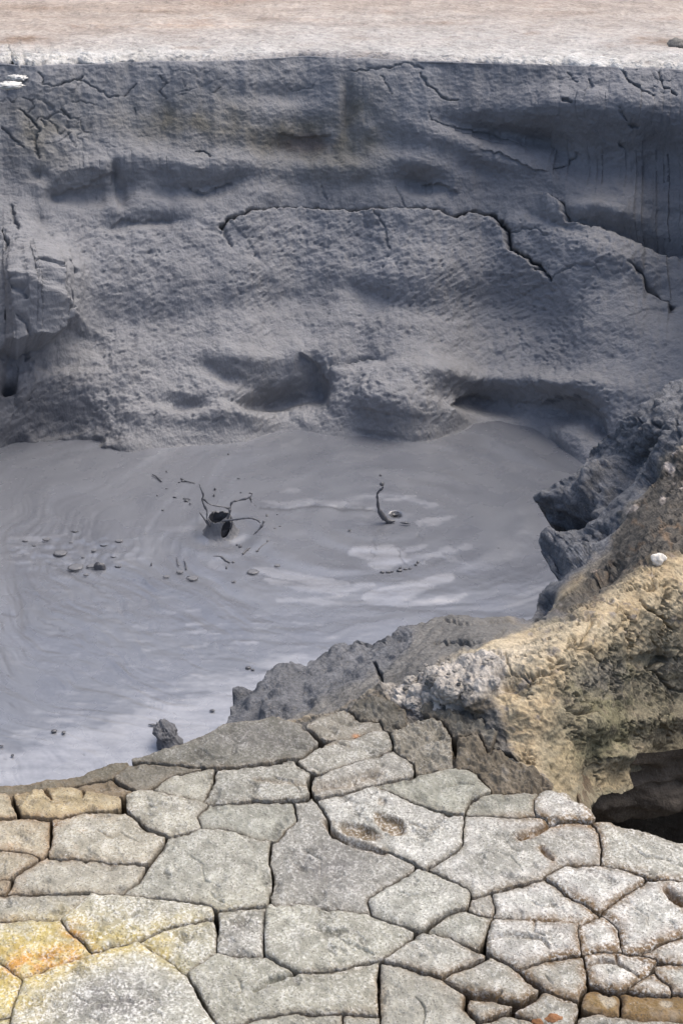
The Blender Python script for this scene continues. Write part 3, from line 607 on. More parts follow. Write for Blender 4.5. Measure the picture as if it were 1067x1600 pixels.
RIDGE_POLY = [(280,1185),(305,1165),(333,1143),(352,1130),(362,1114),(360,1098),(372,1082),(400,1071),(416,1062),(420,1050),(440,1042),(478,1038),(484,1028),(520,1016),(535,1004),(560,998),(600,998),(640,983),(655,972),(700,963),(760,965),(822,965),(830,953),(842,930),(864,902),(856,884),(848,864),(850,852),(872,838),(893,826),(872,819),(853,808),(847,796),(852,782),(876,765),(902,742),(916,716),(938,692),(975,665),(986,650),(1010,632),(1040,606),(1067,588),(1120,556),(1250,480),(1400,430),(1560,425),(1740,450),
              (1740,1080),(1320,1120),(1110,1160),(1067,1168),(1042,1178),(1010,1192),(996,1204),(980,1210),(986,1232),(972,1242),(941,1243),(930,1258),(912,1292),(880,1296),(850,1262),(800,1262),(735,1245),(690,1220),(640,1180),(600,1150),(520,1160),(400,1170)]
RC = [(560,1130,-.05),(640,1150,-.045),(735,1210,-.045),(800,1240,-.04),(860,1250,-.04),(925,1285,-.10),(470,1150,-.09),(400,1160,-.12),(330,1165,-.15),(285,1185,-.20),
      (640,1085,-.01),(690,1060,.045),(740,1050,.06),(650,1120,-.03),(720,1120,-.01),(760,1170,-.03),
      (790,1060,.05),(850,990,.03),(930,950,.03),(1000,910,.03),(1067,870,.03),(1130,840,.03),(1320,780,.03),(800,1150,.0),(860,1190,-.03),(850,1110,.03),(900,1040,.03),(960,985,.02),
      (905,1240,-.11),(937,1255,-.24),(960,1240,-.31),(981,1210,-.33),(1042,1178,-.38),(1067,1168,-.40),(1130,1150,-.42),(1320,1110,-.45),(950,1150,-.20),(960,1080,-.12),(900,1140,-.08),(1040,1060,-.20),(1060,970,-.06),(1000,1010,-.08),(1067,1080,-.26),(1130,1040,-.22),
      (1067,740,-.05),(1067,600,-.02),(985,655,-.12),(900,745,-.30),(850,795,-.42),(850,860,-.44),(830,953,-.30),(760,965,-.10),(700,964,-.10),(640,985,-.10),(560,1000,-.14),(480,1038,-.18),(420,1055,-.18),(362,1105,-.22),(345,1138,-.18),
      (600,1050,-.07),(540,1080,-.08),(440,1090,-.13),(700,1015,-.03),(780,990,-.02),(900,880,-.26),(950,790,-.27),(1000,750,-.18),(1010,830,-.02),(950,880,-.12),(890,935,-.05),(1067,680,-.04),(880,800,-.38),(890,860,-.36),(940,720,-.27),(1320,460,.02),(1200,640,.0),(1500,460,.0),(1500,700,.03),(1500,900,.03),(1500,1085,-.40),(1740,460,.0),(1740,700,.03),(1740,900,.03),(1740,1085,-.40)]

RCR = [([(1000,938),(1005,950),(1020,955),(1035,968),(1052,984)],3.2,.03),([(1012,985),(1018,1000),(1025,1008)],2.5,.02),([(974,980),(978,1000),(990,1028),(1004,1040)],3,.02),([(1014,1045),(1028,1036),(1040,1028)],5,.03),([(1024,1048),(1046,1075),(1067,1082)],3,.02),
       ([(880,1105),(886,1115),(905,1114),(920,1098)],3,.02),([(945,1072),(960,1068),(980,1058)],2.5,.012),([(956,1158),(975,1160),(988,1170)],3,.016),([(850,1050),(862,1045),(875,1038)],2,.010),([(884,1046),(893,1030)],2,.01),
       ([(698,970),(735,974),(790,973),(850,966)],4,.03),([(680,1005),(735,1004),(775,996),(790,984)],3.5,.03),([(790,990),(840,978),(900,965),(930,966)],3,.02),([(583,1032),(592,1052),(598,1070)],3.5,.04),([(540,1004),(570,1001),(600,1002)],3,.02),
       ([(600,1090),(640,1065),(700,1030)],3,.01),([(700,1145),(712,1190),(735,1210)],5,.04),([(690,1100),(712,1130),(705,1150)],4,.03),([(1022,688),(1048,672),(1060,662)],4,.03),([(1000,658),(1004,672)],4,.03),([(1020,660),(1028,668),(1044,660)],3,.02),([(1060,660),(1062,690)],3,.02),
       ([(755,1178),(780,1182),(810,1195)],4,.03),([(790,1030),(800,1050),(830,1070)],2.5,.012),([(905,1010),(925,1020),(940,1050)],2,.008),([(1060,1010),(1035,1012)],3,.02)]

def build_ridge():
    st = 1.6
    xs = np.concatenate([np.arange(270, 1130, st), np.arange(1130, 1745, 4)]); ys = np.arange(400, 1300, st)
    X, Y = np.meshgrid(xs, ys)
    wn = fbm(p3(X/30, Y/24, 2.5), 4); wn2 = fbm(p3(X/30, Y/24, 9.5), 4)
    wn3 = fbm(p3(X/9, Y/7, 5.5), 2); wn4 = fbm(p3(X/9, Y/7, 7.5), 2)
    XW, YW = X+6*wn+1.5*wn3, Y+6*wn2+1.5*wn4
    sd = poly_sd(XW, YW, RIDGE_POLY)
    z = tps(RC, X, Y)
    P = bp(X, Y, z)
    # masks (what the ground is made of)
    soft = lambda poly, w: 1-sst(-w, w, poly_sd(X+14*wn, Y+12*wn2, poly))
    mud = soft([(820,975),(868,948),(890,905),(930,880),(955,860),(975,800),(1010,765),(1035,720),(1090,690),(1400,560),(1400,380),(1000,560),(780,760),(780,960)], 9)
    bank = soft([(250,1190),(350,1142),(430,1126),(500,1120),(550,1100),(590,1082),(640,1058),(700,1028),(770,1000),(830,980),(880,962),(820,940),(680,940),(500,980),(320,1060)], 7)
    bank = np.clip(bank-mud, 0, 1)
    clod = soft([(590,1085),(635,1062),(700,1085),(770,1085),(790,1120),(800,1180),(860,1235),(800,1275),(690,1235),(600,1180),(540,1170),(470,1160),(430,1140),(540,1110)], 9)
    crumb = soft([(610,1075),(650,1050),(705,1032),(745,1025),(790,1035),(785,1075),(740,1085),(700,1110),(640,1125),(615,1105)], 12)
    face = soft([(885,1060),(930,1025),(965,1005),(1000,1040),(1045,1010),(1080,1030),(1400,960),(1400,1300),(880,1300),(858,1240),(842,1180),(850,1120)], 16)
    brown = soft([(835,958),(870,895),(918,842),(950,800),(990,745),(1030,712),(1090,685),(1400,560),(1400,815),(1067,866),(1000,890),(935,942),(885,963),(865,955),(905,905)], 14)
    brown = np.clip(brown-mud, 0, 1)
    # relief
    n = normals(P); d0 = np.zeros(X.shape)
    # recesses below the hanging lobes, and their rounded noses
    for cx, cy, rx, ry, an, a in ((880,812,34,13,-18,-.12),(862,884,16,14,-30,-.06),(940,830,30,7,-35,-.06),(985,725,34,8,-48,-.06),(955,770,34,7,-42,-.05),(905,795,24,6,-35,-.04),(935,910,40,8,-35,-.04),(1000,700,26,7,-45,-.06),(1012,748,20,6,-50,-.05),(845,948,20,8,-40,-.05),(865,780,24,14,-20,.05),(868,855,26,12,-20,.06),(905,870,30,10,-30,.04),(930,750,40,14,-45,.05),
                              (1015,1030,24,10,-10,-.03),(800,1075,26,10,30,-.02),(960,1180,40,16,-15,.03),(915,1130,40,30,0,.03),(1020,1120,60,20,-10,.03),(930,1200,16,30,0,-.03)):
        d0 = d0+a*gauss(XW, YW, cx, cy, rx, ry, an)
    P = P+n*d0[..., None]; n = normals(P)
    q1 = fbm(P*7, 4); q2 = fbm(P*24, 4); q3 = fbm(P*80, 3)
    # flow-stretched relief of the draped mud: ridges running down to the pool
    c, s = math.cos(math.radians(-38)), math.sin(math.radians(-38))
    u = (X*c+Y*s)/95.0; v = (-X*s+Y*c)/30.0
    fl = fbm(p3(u+.35*q1, v+.5*q1, .7), 5, .55, ridge=True)
    fl2 = fbm(p3(u*3, v*2.6, 3.7), 4, .6)
    knob, kb2, _ = worley(P*13+.35*q2[..., None]); knob = np.maximum(.62-knob, 0)**1.0*.9-.15; knob = knob*(1.2-knob)
    f1, f21, hid = worley(P*np.array([30, 30, 30])+.35*q2[..., None])
    g1, g21, _ = worley(P*np.array([62, 62, 62])+.3*q3[..., None])
    lump = soft([(270,1190),(350,1140),(420,1128),(520,1085),(600,1040),(640,1005),(655,965),(560,980),(440,1030),(350,1080)], 8)
    d = .010*q1+.005*q2+.003*q3
    kn2, _, _ = worley(P*30+.4*q2[..., None])
    kn3, _, _ = worley(P*7+.5*q1[..., None])
    d = d+.72*mud*(.014*fl+.008*fl2-.022*sst(.16, .42, fl2)+.018*q1+.008*q2+.020*knob+.022*np.maximum(.6-kn2, 0)*1.6+.045*np.maximum(.7-kn3, 0)-.01)
    d = d+lump*(.026*knob+.010*q2+.016*q1)
    d = d+bank*(1-lump)*(.012*fbm(p3(u*1.5, v*3, 2.2), 4))
    d = d+crumb*(.016*(.62-f1)*(hid*.7+.5)+.010*(.6-g1)+.010*q2-.007*np.exp(-f21/.08))
    d = d+clod*(1-crumb)*(.016*q1+.018*fbm(P*14, 4, ridge=True)+.006*q2)
    d = d+face*(.014*fbm(P*8, 4, .5)+.008*q2+.005*fbm(P*45, 3, ridge=True))
    e1, e21, _ = worley(P*8.5+.45*q2[..., None]+.2*q3[..., None])
    d = d-(1-mud)*(1-bank)*(1-crumb)*(1-clod)*.016*np.exp(-(e21/.045)**2)*sst(-.25, .2, fbm(P*5+31, 3))
    d = d+brown*.016*np.maximum(.55-kn2, 0)
    d = d+(1-mud)*(1-bank)*(1-face)*(.008*q2+.006*fbm(P*50, 3, ridge=True)+.005*fbm(P*22, 3, ridge=True))+brown*.014*q2
    for pts, w, dep in RCR:
        D, _, T = seg_d(XW+2.5*wn3, YW+2.5*wn4, pts)
        ww = w*.62*(.4+.6*np.sin(np.pi*np.clip(.1+.8*T, 0, 1)))
        d = d-dep*np.exp(-(D/ww)**2)
    cosv = np.abs((n*((C0-P)/np.linalg.norm(C0-P, axis=-1)[..., None])).sum(-1))
    d = np.maximum(d*(.25+.75*sst(.10, .38, cosv)), -.3)
    P = P+n*d[..., None]
    # colours of the earth itself
    k = np.clip(fbm(p3(X/60, Y/45, 6.6), 4), -1, 1); kf = np.clip(fbm(p3(X/18, Y/14, 1.6), 4), -1, 1)
    def over(c0, c1, f): return c0*(1-f[..., None])+np.array(c1)*f[..., None]
    col = np.zeros(X.shape+(3,))+np.array([.40, .33, .22])
    col = over(col, (.37, .27, .155), np.clip(.35+1.2*kf, 0, .8)*.6)
    col = over(col, (.47, .415, .31), np.clip(.2+1.6*k, 0, .8)*.7)
    col = over(col, (.21, .20, .20), sst(.18, .42, kf+.25*k)*.7)
    col = over(col, (.50, .44, .34), gauss(X, Y, 790, 1035, 70, 24, -25))
    col = over(col, (.235, .21, .15), face)
    col = over(col, (.155, .15, .085), face*np.clip(1.3*gauss(X, Y, 925, 1165, 55, 34)+1.1*gauss(X, Y, 950, 1110, 40, 26)+.8*gauss(X, Y, 905, 1060, 40, 20)+1.2*k-.15, 0, .6))
    col = over(col, (.20, .185, .165), face*np.clip(gauss(X, Y, 930, 1055, 50, 35)+.7*gauss(X, Y, 1060, 1050, 40, 40)+1.3*kf-.2, 0, .7))
    col = over(col, (.33, .27, .17), face*np.clip(gauss(X, Y, 880, 1200, 26, 50)+gauss(X, Y, 960, 1215, 40, 20)+1.0*kf-.1, 0, .7))
    col = over(col, (.098, .09, .08), brown)
    col = over(col, (.22, .15, .095), brown*sst(.12, .45, kf)*.6)
    col = over(col, (.55, .48, .43), brown*sst(.22, .4, k+.6*gauss(X, Y, 1060, 760, 26, 22)+.5*kf-.1)*.9)
    col = over(col, (.135, .13, .122), clod)
    col = over(col, (.22, .17, .11), clod*sst(.1, .5, k))
    crw = np.clip(.25+1.0*sst(.1, .55, hid+.7*gauss(X, Y, 740, 1050, 50, 30)-.35*gauss(X, Y, 640, 1100, 40, 40)), 0, 1)
    col = over(col, (.27, .255, .24), crumb)
    col = over(col, (.50, .465, .42), crumb*crw*.8)
    col = over(col, (.13, .128, .125), bank)
    col = over(col, (.20, .195, .185), bank*(1-lump)*np.clip(.5+k, 0, 1)*.6)
    col = over(col, (.24, .24, .245), gauss(X, Y, 562, 1018, 30, 9, -8)*.9)
    col = over(col, (.135, .141, .156), np.maximum(mud, lump*.75))
    col = over(col, (.15, .155, .168), mud*gauss(X, Y, 1035, 640, 60, 30, -40))
    i0, i1, t, T, B = clip_grid(-sd)
    pk = lambda F: F.reshape(-1, *F.shape[2:])[i0]*(1-t).reshape(-1, *[1]*(F.ndim-2))+F.reshape(-1, *F.shape[2:])[i1]*t.reshape(-1, *[1]*(F.ndim-2))
    V = pk(P); tn = pk(col); px, py = pk(X), pk(Y)
    # turn the pit side down into the pool, and the hollow side in below the lip
    ub = np.unique(B.ravel())
    hol = sst(906, 914, px)*sst(1100, 1160, py)
    near = (1-hol)*sst(1150, 1200, py+.0*px)
    pit = 1-hol-near
    hb, nb_, pb = hol[ub][:, None], near[ub][:, None], pit[ub][:, None]
    nz = fbm(V[ub]*5, 3)[:, None]
    def ring(a, drop, back, out):
        def f(Q):
            o = Q.copy()
            R = Q+np.array([[.0, back, -drop*.25]])*1.0          # roof of the hollow runs back
            D_ = Q+np.array([[0, 0, -.2]])
            rd = Q-C0[None]; rd /= np.linalg.norm(rd, axis=1)[:, None]
            m = sst(.2, .5, Q[:, 0])[:, None]
            W = Q+rd*out+np.concatenate([m*a, 0*m, -np.full_like(m, max(drop-.3, 0))], 1)
            return hb*R+nb_*D_+pb*W
        return f
    V2, F, _ = skirt(V, T, B, [ring(0, .012, .02, .03), ring(0, .05, .08, .10), ring(0, .16, .2, .30), ring(.3, .8, .45, .30), ring(.5, 2.1, .9, .30)])
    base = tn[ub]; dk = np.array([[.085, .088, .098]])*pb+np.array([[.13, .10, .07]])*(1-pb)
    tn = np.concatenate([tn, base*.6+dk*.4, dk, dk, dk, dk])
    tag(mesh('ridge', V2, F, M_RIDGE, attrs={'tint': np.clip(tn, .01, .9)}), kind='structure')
build_ridge()

# the hollow under the ridge: an undercut rock wall with layers, and its floor
def build_hollow():
    xs = np.linspace(.415, 2.4, 260); ts = np.linspace(0, 1, 140)
    U, T_ = np.meshgrid(xs, ts)
    # profile from just behind the lip, running back and down, then forward as floor
    ky = np.array([0, .06, .16, .30, .55, .80, 1.0]); yy = np.array([0.03, .06, .05, .14, .50, .55, -.15]); zz = np.array([.06, -.02, -.10, -.20, -.30, -.85, -1.15])
    lip_y = 2.42+.10*(U-.8)
    Yw = lip_y+np.interp(T_, ky, yy)-.9*np.clip(.52-U, 0, 1)
    Zw = -.34+np.interp(T_, ky, zz)*(1-.65*sst(.55, .36, U))+.15*sst(.5, .34, U)
    P = np.stack([U, Yw, Zw], -1)
    n = normals(P)
    q = fbm(P*np.array([4, 4, 14]), 5, .55, ridge=True); q2 = fbm(P*26, 4); q0 = fbm(P*5, 3)
    P = P+n*(.03*q+.012*q2+.05*q0)[..., None]*sst(-.05, .12, T_)[..., None]
    tn = (np.array([.075, .063, .05])+np.array([.07, .055, .04])*sst(.34, .22, T_)[..., None])*(1+.4*q2+.35*q)[..., None]  # upper band tinted paler, standing in for light on the rock
    V = P.reshape(-1, 3)
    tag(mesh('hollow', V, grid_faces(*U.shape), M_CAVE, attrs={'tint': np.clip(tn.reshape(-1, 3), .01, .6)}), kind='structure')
build_hollow()
# ================================================================== far wall of the pit
BASE = [(-780,1365),(-480,1100),(-330,980),(-250,900),(-122,820),(0,762),(50,744),(100,716),(150,706),(190,712),(230,698),(290,690),(380,690),(410,678),(440,664),(480,672),(530,682),(570,672),(615,692),(660,690),(700,678),(730,660),(765,652),(800,664),(850,668),(885,700),(910,725),(960,745),(1010,765),(1060,790),(1099,815),(1180,900),(1300,1010),(1500,1160)]
RIM = [(-780,550),(-560,410),(-430,320),(-330,240),(-240,176),(-160,128),(-80,105),(0,100),(60,104),(200,98),(330,96),(480,88),(540,92),(660,96),(800,100),(960,106),(1067,110),(1100,114),(1140,132),(1190,170),(1260,235),(1340,325),(1420,410),(1500,480)]
BUMPS = [ # cx, cy, rx, ry, angle, metres outward
 (183,266,9,17,0,-.10),(192,305,9,26,-8,-.07),(150,302,60,16,-14,-.07),(62,272,13,9,0,-.07),(92,306,14,9,0,-.07),(60,342,13,14,0,-.07),(330,292,52,12,-8,-.09),(235,345,55,10,0,-.07),(180,352,22,11,0,-.06),(250,300,30,10,0,-.03),
 (235,250,70,22,0,.06),(300,262,45,16,0,.06),(130,265,60,16,-12,.05),(90,240,80,30,0,.03),(380,255,50,16,0,.04),(460,225,70,22,0,-.05),(440,150,60,14,0,-.04),(480,165,40,20,0,.04),
 (541,165,11,46,0,-.08),(568,135,24,40,10,.05),(520,130,18,40,0,.03),(600,215,40,26,40,-.08),(570,195,30,16,40,.05),(655,282,46,16,8,-.12),(640,250,60,16,15,.05),(500,262,50,18,0,.04),(560,262,40,14,0,.03),
 (690,215,50,20,20,.05),(780,205,85,15,10,-.11),(850,225,50,16,25,-.08),(820,265,80,22,18,.06),(740,262,40,18,10,-.05),(960,255,110,44,6,-.13),(960,165,150,34,0,.09),(1060,430,70,100,0,-.17),(1050,250,60,50,0,-.10),(1040,335,70,34,0,-.16),(940,322,80,18,4,.06),(900,170,120,22,4,.05),(1000,195,70,20,0,.04),
 (1000,352,90,14,4,-.12),(960,400,80,22,10,.04),(880,352,60,10,20,-.05),(800,345,40,12,0,.03),
 (450,475,260,24,-3,-.03),(170,505,110,38,0,-.05),(300,430,180,40,0,.03),(700,420,120,40,0,.03),(820,490,130,50,15,-.06),(560,450,60,16,10,-.04),(640,480,80,20,10,-.04),(950,520,100,40,0,.03),
 (600,625,72,44,4,.16),(470,556,55,24,10,.07),(498,600,20,40,-6,-.15),(455,612,46,18,-8,-.14),(415,628,50,14,-6,-.10),(350,585,40,12,15,-.06),(390,560,60,16,10,.05),(290,635,42,13,10,-.09),(330,650,40,18,0,.07),(395,655,36,16,0,.07),(240,640,50,30,0,.03),
 (575,570,50,10,-8,-.05),(640,580,60,20,0,.05),(690,588,40,20,0,.06),(745,622,48,18,-8,-.08),(790,640,36,22,10,-.12),(700,648,30,20,0,.05),(770,600,60,12,5,.05),
 (885,640,54,20,8,-.10),(930,668,20,26,-25,-.10),(870,690,34,30,0,.06),(870,600,80,16,6,.07),(960,610,50,30,0,.04),(830,668,22,14,0,-.08),(590,682,40,8,12,-.06),(655,690,40,7,-4,-.05),
 (45,470,62,62,0,.36),(80,420,50,40,0,.10),(100,500,30,30,0,.06),(40,690,120,80,0,-.30),(60,640,70,40,0,-.06),(18,585,9,9,0,-.18),(10,350,40,50,0,.06),(60,560,50,10,0,-.03),(130,600,30,40,0,.05),
 (95,688,70,22,12,-.12),(140,690,46,10,14,.07),(60,700,40,14,-6,.05),(40,722,46,10,-8,-.08),(175,700,26,8,18,-.07),(110,665,40,8,0,.05)]
LEDGES = [ # polyline, lower side out, upper side in, reach up/down (photo px)
 ([(348,356),(358,340),(400,329),(450,326),(520,327),(600,323),(650,322),(690,326),(715,338),(735,330),(765,336),(790,358),(796,385),(820,400),(845,425),(858,436)], .05, .045, 34, 46),
 ([(820,303),(860,302),(880,318),(884,340),(920,352),(960,356),(1000,366),(1040,380),(1067,395)], .04, .05, 40, 60),
 ([(985,408),(1000,418),(1015,440),(1035,455),(1040,470)], .03, .03, 20, 40),
 ([(515,580),(530,572),(560,568),(600,560)], .02, .03, 20, 40)]
OVER = [ # overhangs: upper side out, lower side in
 ([(90,300),(130,292),(165,274),(185,264)], .05, .06, 40, 22),([(290,290),(320,296),(350,288),(372,284)], .05, .05, 30, 22),([(165,352),(200,340),(240,344),(270,342)], .03, .04, 25, 16),
 ([(650,282),(690,286),(720,300)], .04, .05, 30, 20),([(740,232),(790,240),(830,268),(862,270)], .03, .03, 30, 20),([(700,196),(760,202),(840,235)], .02, .05, 30, 24),([(470,555),(500,572),(515,600)], .04, .05, 26, 26),([(690,640),(720,618),(750,612),(775,622)], .04, .05, 30, 26),([(830,632),(870,618),(910,622),(938,645),(950,680)], .04, .06, 30, 26),
 ([(0,545),(30,548),(60,540),(90,520),(104,490)], .13, .13, 50, 50),([(60,712),(90,705),(130,712)], .04, .05, 14, 10),([(150,690),(175,692),(190,706)], .04, .05, 12, 8),([(430,205),(480,212),(520,205)], .02, .03, 20, 16)]
WCR = [([(348,356),(358,340),(400,329),(450,326),(520,327),(600,323),(650,322),(690,326),(715,338),(735,330),(765,336),(790,358),(796,385),(820,400),(845,425),(858,436)],6,.13),
 ([(588,326),(594,345),(602,365),(606,390)],3,.03),([(350,350),(354,372),(362,385)],4,.04),([(860,302),(880,316),(884,340),(920,352)],3.5,.05),([(975,355),(1005,366),(1040,380)],5,.06),([(985,408),(1000,418),(1015,440),(1035,455),(1040,470)],5.5,.09),
 ([(788,362),(815,355),(840,358),(848,366)],2.5,.02),([(855,436),(890,420),(930,418),(940,428)],2.5,.02),([(655,112),(664,132),(690,155),(712,156)],2.5,.03),([(668,175),(672,190),(720,205),(790,224)],2,.02),([(862,268),(885,250),(896,232)],2.2,.03),([(735,210),(735,150)],1.8,.008),([(765,112),(765,165)],1.8,.008),
 ([(60,112),(70,122),(66,132),(95,136),(128,124),(132,118)],2.5,.03),([(128,124),(152,136),(168,150),(185,150)],2.5,.025),([(195,148),(205,136),(215,130)],2,.02),([(250,118),(262,130),(250,142),(262,152)],2.2,.025),([(285,130),(290,145),(276,150)],2,.015),([(305,110),(310,125),(312,140)],1.8,.012),([(345,140),(330,145)],2,.015),
 ([(30,168),(50,186),(60,200),(58,222),(62,246)],3,.04),([(100,168),(112,184)],3,.04),([(65,182),(72,196)],3,.03),([(2,200),(20,215),(40,232)],2.5,.03),([(105,190),(110,210),(118,230)],2,.02),([(125,190),(132,205),(144,208)],2,.02),([(205,168),(206,178)],2,.02),([(85,192),(95,205)],2,.015),([(115,145),(116,160),(150,165)],2,.015),
 ([(440,100),(442,128),(460,140),(490,140),(494,128)],1.8,.012),([(970,108),(978,130),(1000,150),(1020,158)],3,.04),([(1030,112),(1036,140),(1060,150)],3,.04),([(970,178),(975,190),(982,195)],3.5,.04),([(985,202),(1000,200)],4,.05),([(880,160),(895,168)],4,.04),([(920,128),(925,140),(915,150)],3,.03),([(885,112),(895,130),(900,135)],2.5,.02),([(965,218),(972,224)],4,.05),
 ([(550,112),(590,108),(640,100),(660,108)],2.2,.02),([(595,120),(605,140),(612,150)],2.5,.02),([(615,285),(625,305),(635,318)],2,.02),([(500,290),(502,308)],2,.02),([(305,235),(320,240),(332,247)],3,.03),
 ([(20,325),(22,345),(30,362)],4,.05),([(0,365),(15,385),(10,400)],4,.05),([(20,470),(30,488),(35,500)],5,.06),([(30,520),(40,540),(48,552)],4,.05),([(95,470),(105,490),(80,510)],5,.05),([(0,500),(6,520)],5,.06),([(60,440),(75,455)],4,.04),([(100,420),(112,440)],4,.04)]

def build_wall():
    xs = np.concatenate([np.arange(-780, -40, 5), np.arange(-40, 1110, 1.75), np.arange(1110, 1500, 5)])
    ts = np.concatenate([np.linspace(-.12, -.01, 10), np.linspace(0, 1, 460), np.linspace(1.004, 1.03, 6)])
    bx = np.array(BASE, float); rx = np.array(RIM, float)
    pyb = np.interp(xs, bx[:, 0], bx[:, 1]); pyr = np.interp(xs, rx[:, 0], rx[:, 1])
    k = np.hanning(73)/np.hanning(73).sum(); pyb = np.convolve(np.pad(pyb, 36, 'edge'), k, 'valid')
    pyr = pyr+2.5*fbm(p3(xs/60, xs*0, 3.3), 4)
    B = bp(xs, pyb, MUDZ); R = bp(xs, pyr, 0.0)
    U, T = np.meshgrid(xs, ts)
    f = np.interp(T, [-.2, -.05, -.015, 0, .02, .05, .25, .64, .70, .9, 1.0, 1.02, 1.06], [-.8, -.22, -.07, -.025, 0.0, .05, .33, .76, .80, .93, 1.0, 1.03, 1.2])
    zz = MUDZ*(1-np.minimum(T, 1.0)) - np.maximum(T-1, 0)*.6
    P = B[None]*(1-f[..., None])+R[None]*f[..., None]
    P[..., 2] = zz
    px, py = proj(P)
    n = normals(P)
    wn = fbm(P*2.2, 4); wn2 = fbm(P*2.2+9, 4); w3 = fbm(P*9, 3); w4 = fbm(P*9+5, 3)
    XW, YW = px+26*wn+7*w3, py+20*wn2+6*w4
    d = np.zeros(px.shape)
    ec = .55+.45*sst(0, .3, fbm(P*3+40, 3)+.2)
    for cx, cy, rx_, ry_, an, a in BUMPS: d = d+a*(1.0 if cy > 400 or cx > 900 else .8)*gauss(XW*.6+px*.4, YW*.6+py*.4, cx, cy, rx_, ry_, an)
    w5 = fbm(P*26, 3); w6 = fbm(P*26+7, 3)
    X2, Y2 = px+8*wn+6*w3+5*w5, py+8*wn2+5*w4+5*w6
    def led(pts, lo, hi, up, dn, sg):
        D, sd, t_ = seg_d(X2, Y2, pts)
        e = sst(0, .16, t_)*sst(1, .84, t_)
        return sg*e*(-hi*np.exp(-D/up)*(sd > 0)+lo*np.exp(-D/dn)*(sd <= 0))
    for pts, lo, hi, up, dn in LEDGES: d = d+led(pts, lo, hi, up, dn, 1)
    for pts, hi, lo, up, dn in OVER: d = d+(1.0 if hi > .07 else .3 if pts[0][1] < 400 else .5)*led(pts, lo, hi, up, dn, -1)
    fade = sst(-.02, .07, T)*.88+.12
    d = d+.045*fbm(P*1.6+3, 4)
    P = P+n*(d*fade*(1-.5*sst(.985, 1.0, T)))[..., None]
    d = .022*fbm(P*4.5, 4, .5)+.008*fbm(P*18, 4)
    # splashed, dimpled texture on the lower slope and on the left lobe
    low = sst(300, 370, py)*(1-.6*sst(640, 720, py))
    th = math.radians(32)
    a_, b_ = P[..., 0]*math.cos(th)+P[..., 2]*math.sin(th), -P[..., 0]*math.sin(th)+P[..., 2]*math.cos(th)
    spl = fbm(np.stack([a_*16, P[..., 1]*12, b_*30], -1), 4, .6)
    pat = .4+.6*sst(-.25, .3, fbm(P*1.8+20, 3))
    d = d+low*pat*(.026*spl-.012*np.maximum(spl-.22, 0)*4)
    f1, f21, h_ = worley(np.stack([a_*24, P[..., 1]*16, b_*36], -1))
    d = d-low*.022*np.maximum(.36-f1, 0)*(h_ > .42)*pat*2.4
    lob = gauss(px, py, 40, 470, 90, 100)
    d = d+lob*(.014*fbm(P*9, 4, .6, ridge=True)+.012*fbm(P*26, 3))
    up_ = 1-sst(280, 340, py)
    d = d+up_*.006*fbm(P*np.array([30, 30, 60]), 3)+up_*.010*fbm(P*12, 3, ridge=True)*sst(-.2, .3, wn)
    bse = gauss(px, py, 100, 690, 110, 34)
    cf1, cf21, _ = worley(P*np.array([5.5, 5.5, 7])+.35*w3[..., None])
    cm = np.clip(1.2*gauss(px, py, 110, 160, 150, 70)+1.0*gauss(px, py, 980, 132, 120, 22)+.5*gauss(px, py, 30, 420, 60, 120)+.35*gauss(px, py, 400, 130, 120, 30), 0, 1)*sst(-.15, .25, fbm(P*3+77, 3))
    d = d-.018*cm*np.exp(-(cf21/.032)**2)
    d = d+sst(560, 640, py)*.022*fbm(P*11, 4, .6)
    d = d+bse*.05*fbm(P*8, 4, ridge=True)
    rimz = gauss(px, py, 980, 130, 140, 36)+.8*gauss(px, py, 80, 130, 120, 40)
    d = d+rimz*.016*fbm(P*13, 4, ridge=True)
    for pts, w, dep in WCR:
        D, _, t_ = seg_d(X2, Y2, pts)
        d = d-.8*dep*np.exp(-(D/(w*.55*(.45+.55*np.sin(np.pi*np.clip(.1+.8*t_, 0, 1)))))**2)
    fade = sst(-.02, .07, T)*.88+.12
    d = d*fade*(1-.5*sst(.985, 1.0, T))
    P = P+n*d[..., None]
    k1 = fbm(P*2.5+60, 4); k2 = fbm(P*7+30, 4)
    def over(c0, c1, f): return c0*(1-f[..., None])+np.array(c1)*f[..., None]
    col = np.zeros(px.shape+(3,))+np.array([.222, .227, .243])
    col = over(col, (.24, .245, .262), np.clip(low*.5+.9*k1, 0, 1))
    st = gauss(px, py, 460, 212, 70, 24)+.75*gauss(px, py, 300, 190, 110, 40)+.6*gauss(px, py, 560, 180, 40, 60)+.5*gauss(px, py, 520, 250, 90, 40)+.5*gauss(px, py, 60, 210, 70, 60)
    col = over(col, (.155, .142, .108), np.clip(st*(.85+1.2*k2), 0, .85))
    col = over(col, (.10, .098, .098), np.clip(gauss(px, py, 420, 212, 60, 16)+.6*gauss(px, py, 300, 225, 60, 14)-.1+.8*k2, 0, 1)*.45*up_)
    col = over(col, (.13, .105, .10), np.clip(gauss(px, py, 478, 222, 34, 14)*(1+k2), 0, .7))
    col = over(col, (.18, .185, .202), np.clip(sst(600, 760, px)*up_*.8+.4*k1*up_, 0, .8))
    col = over(col, (.085, .09, .106), np.clip(gauss(px, py, 25, 635, 105, 72)*1.3, 0, 1)*np.clip(.9+k2, 0, 1)*.9)  # darkens the damp mud to paint in shade under the left lobe
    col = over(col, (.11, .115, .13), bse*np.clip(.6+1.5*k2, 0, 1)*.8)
    col = over(col, (.10, .11, .09), np.clip(gauss(px, py, 95, 690, 40, 16)*(.7+k2), 0, .6))
    wet = np.clip(sst(420, 640, py)*(.5+1.2*k1), 0, 1)
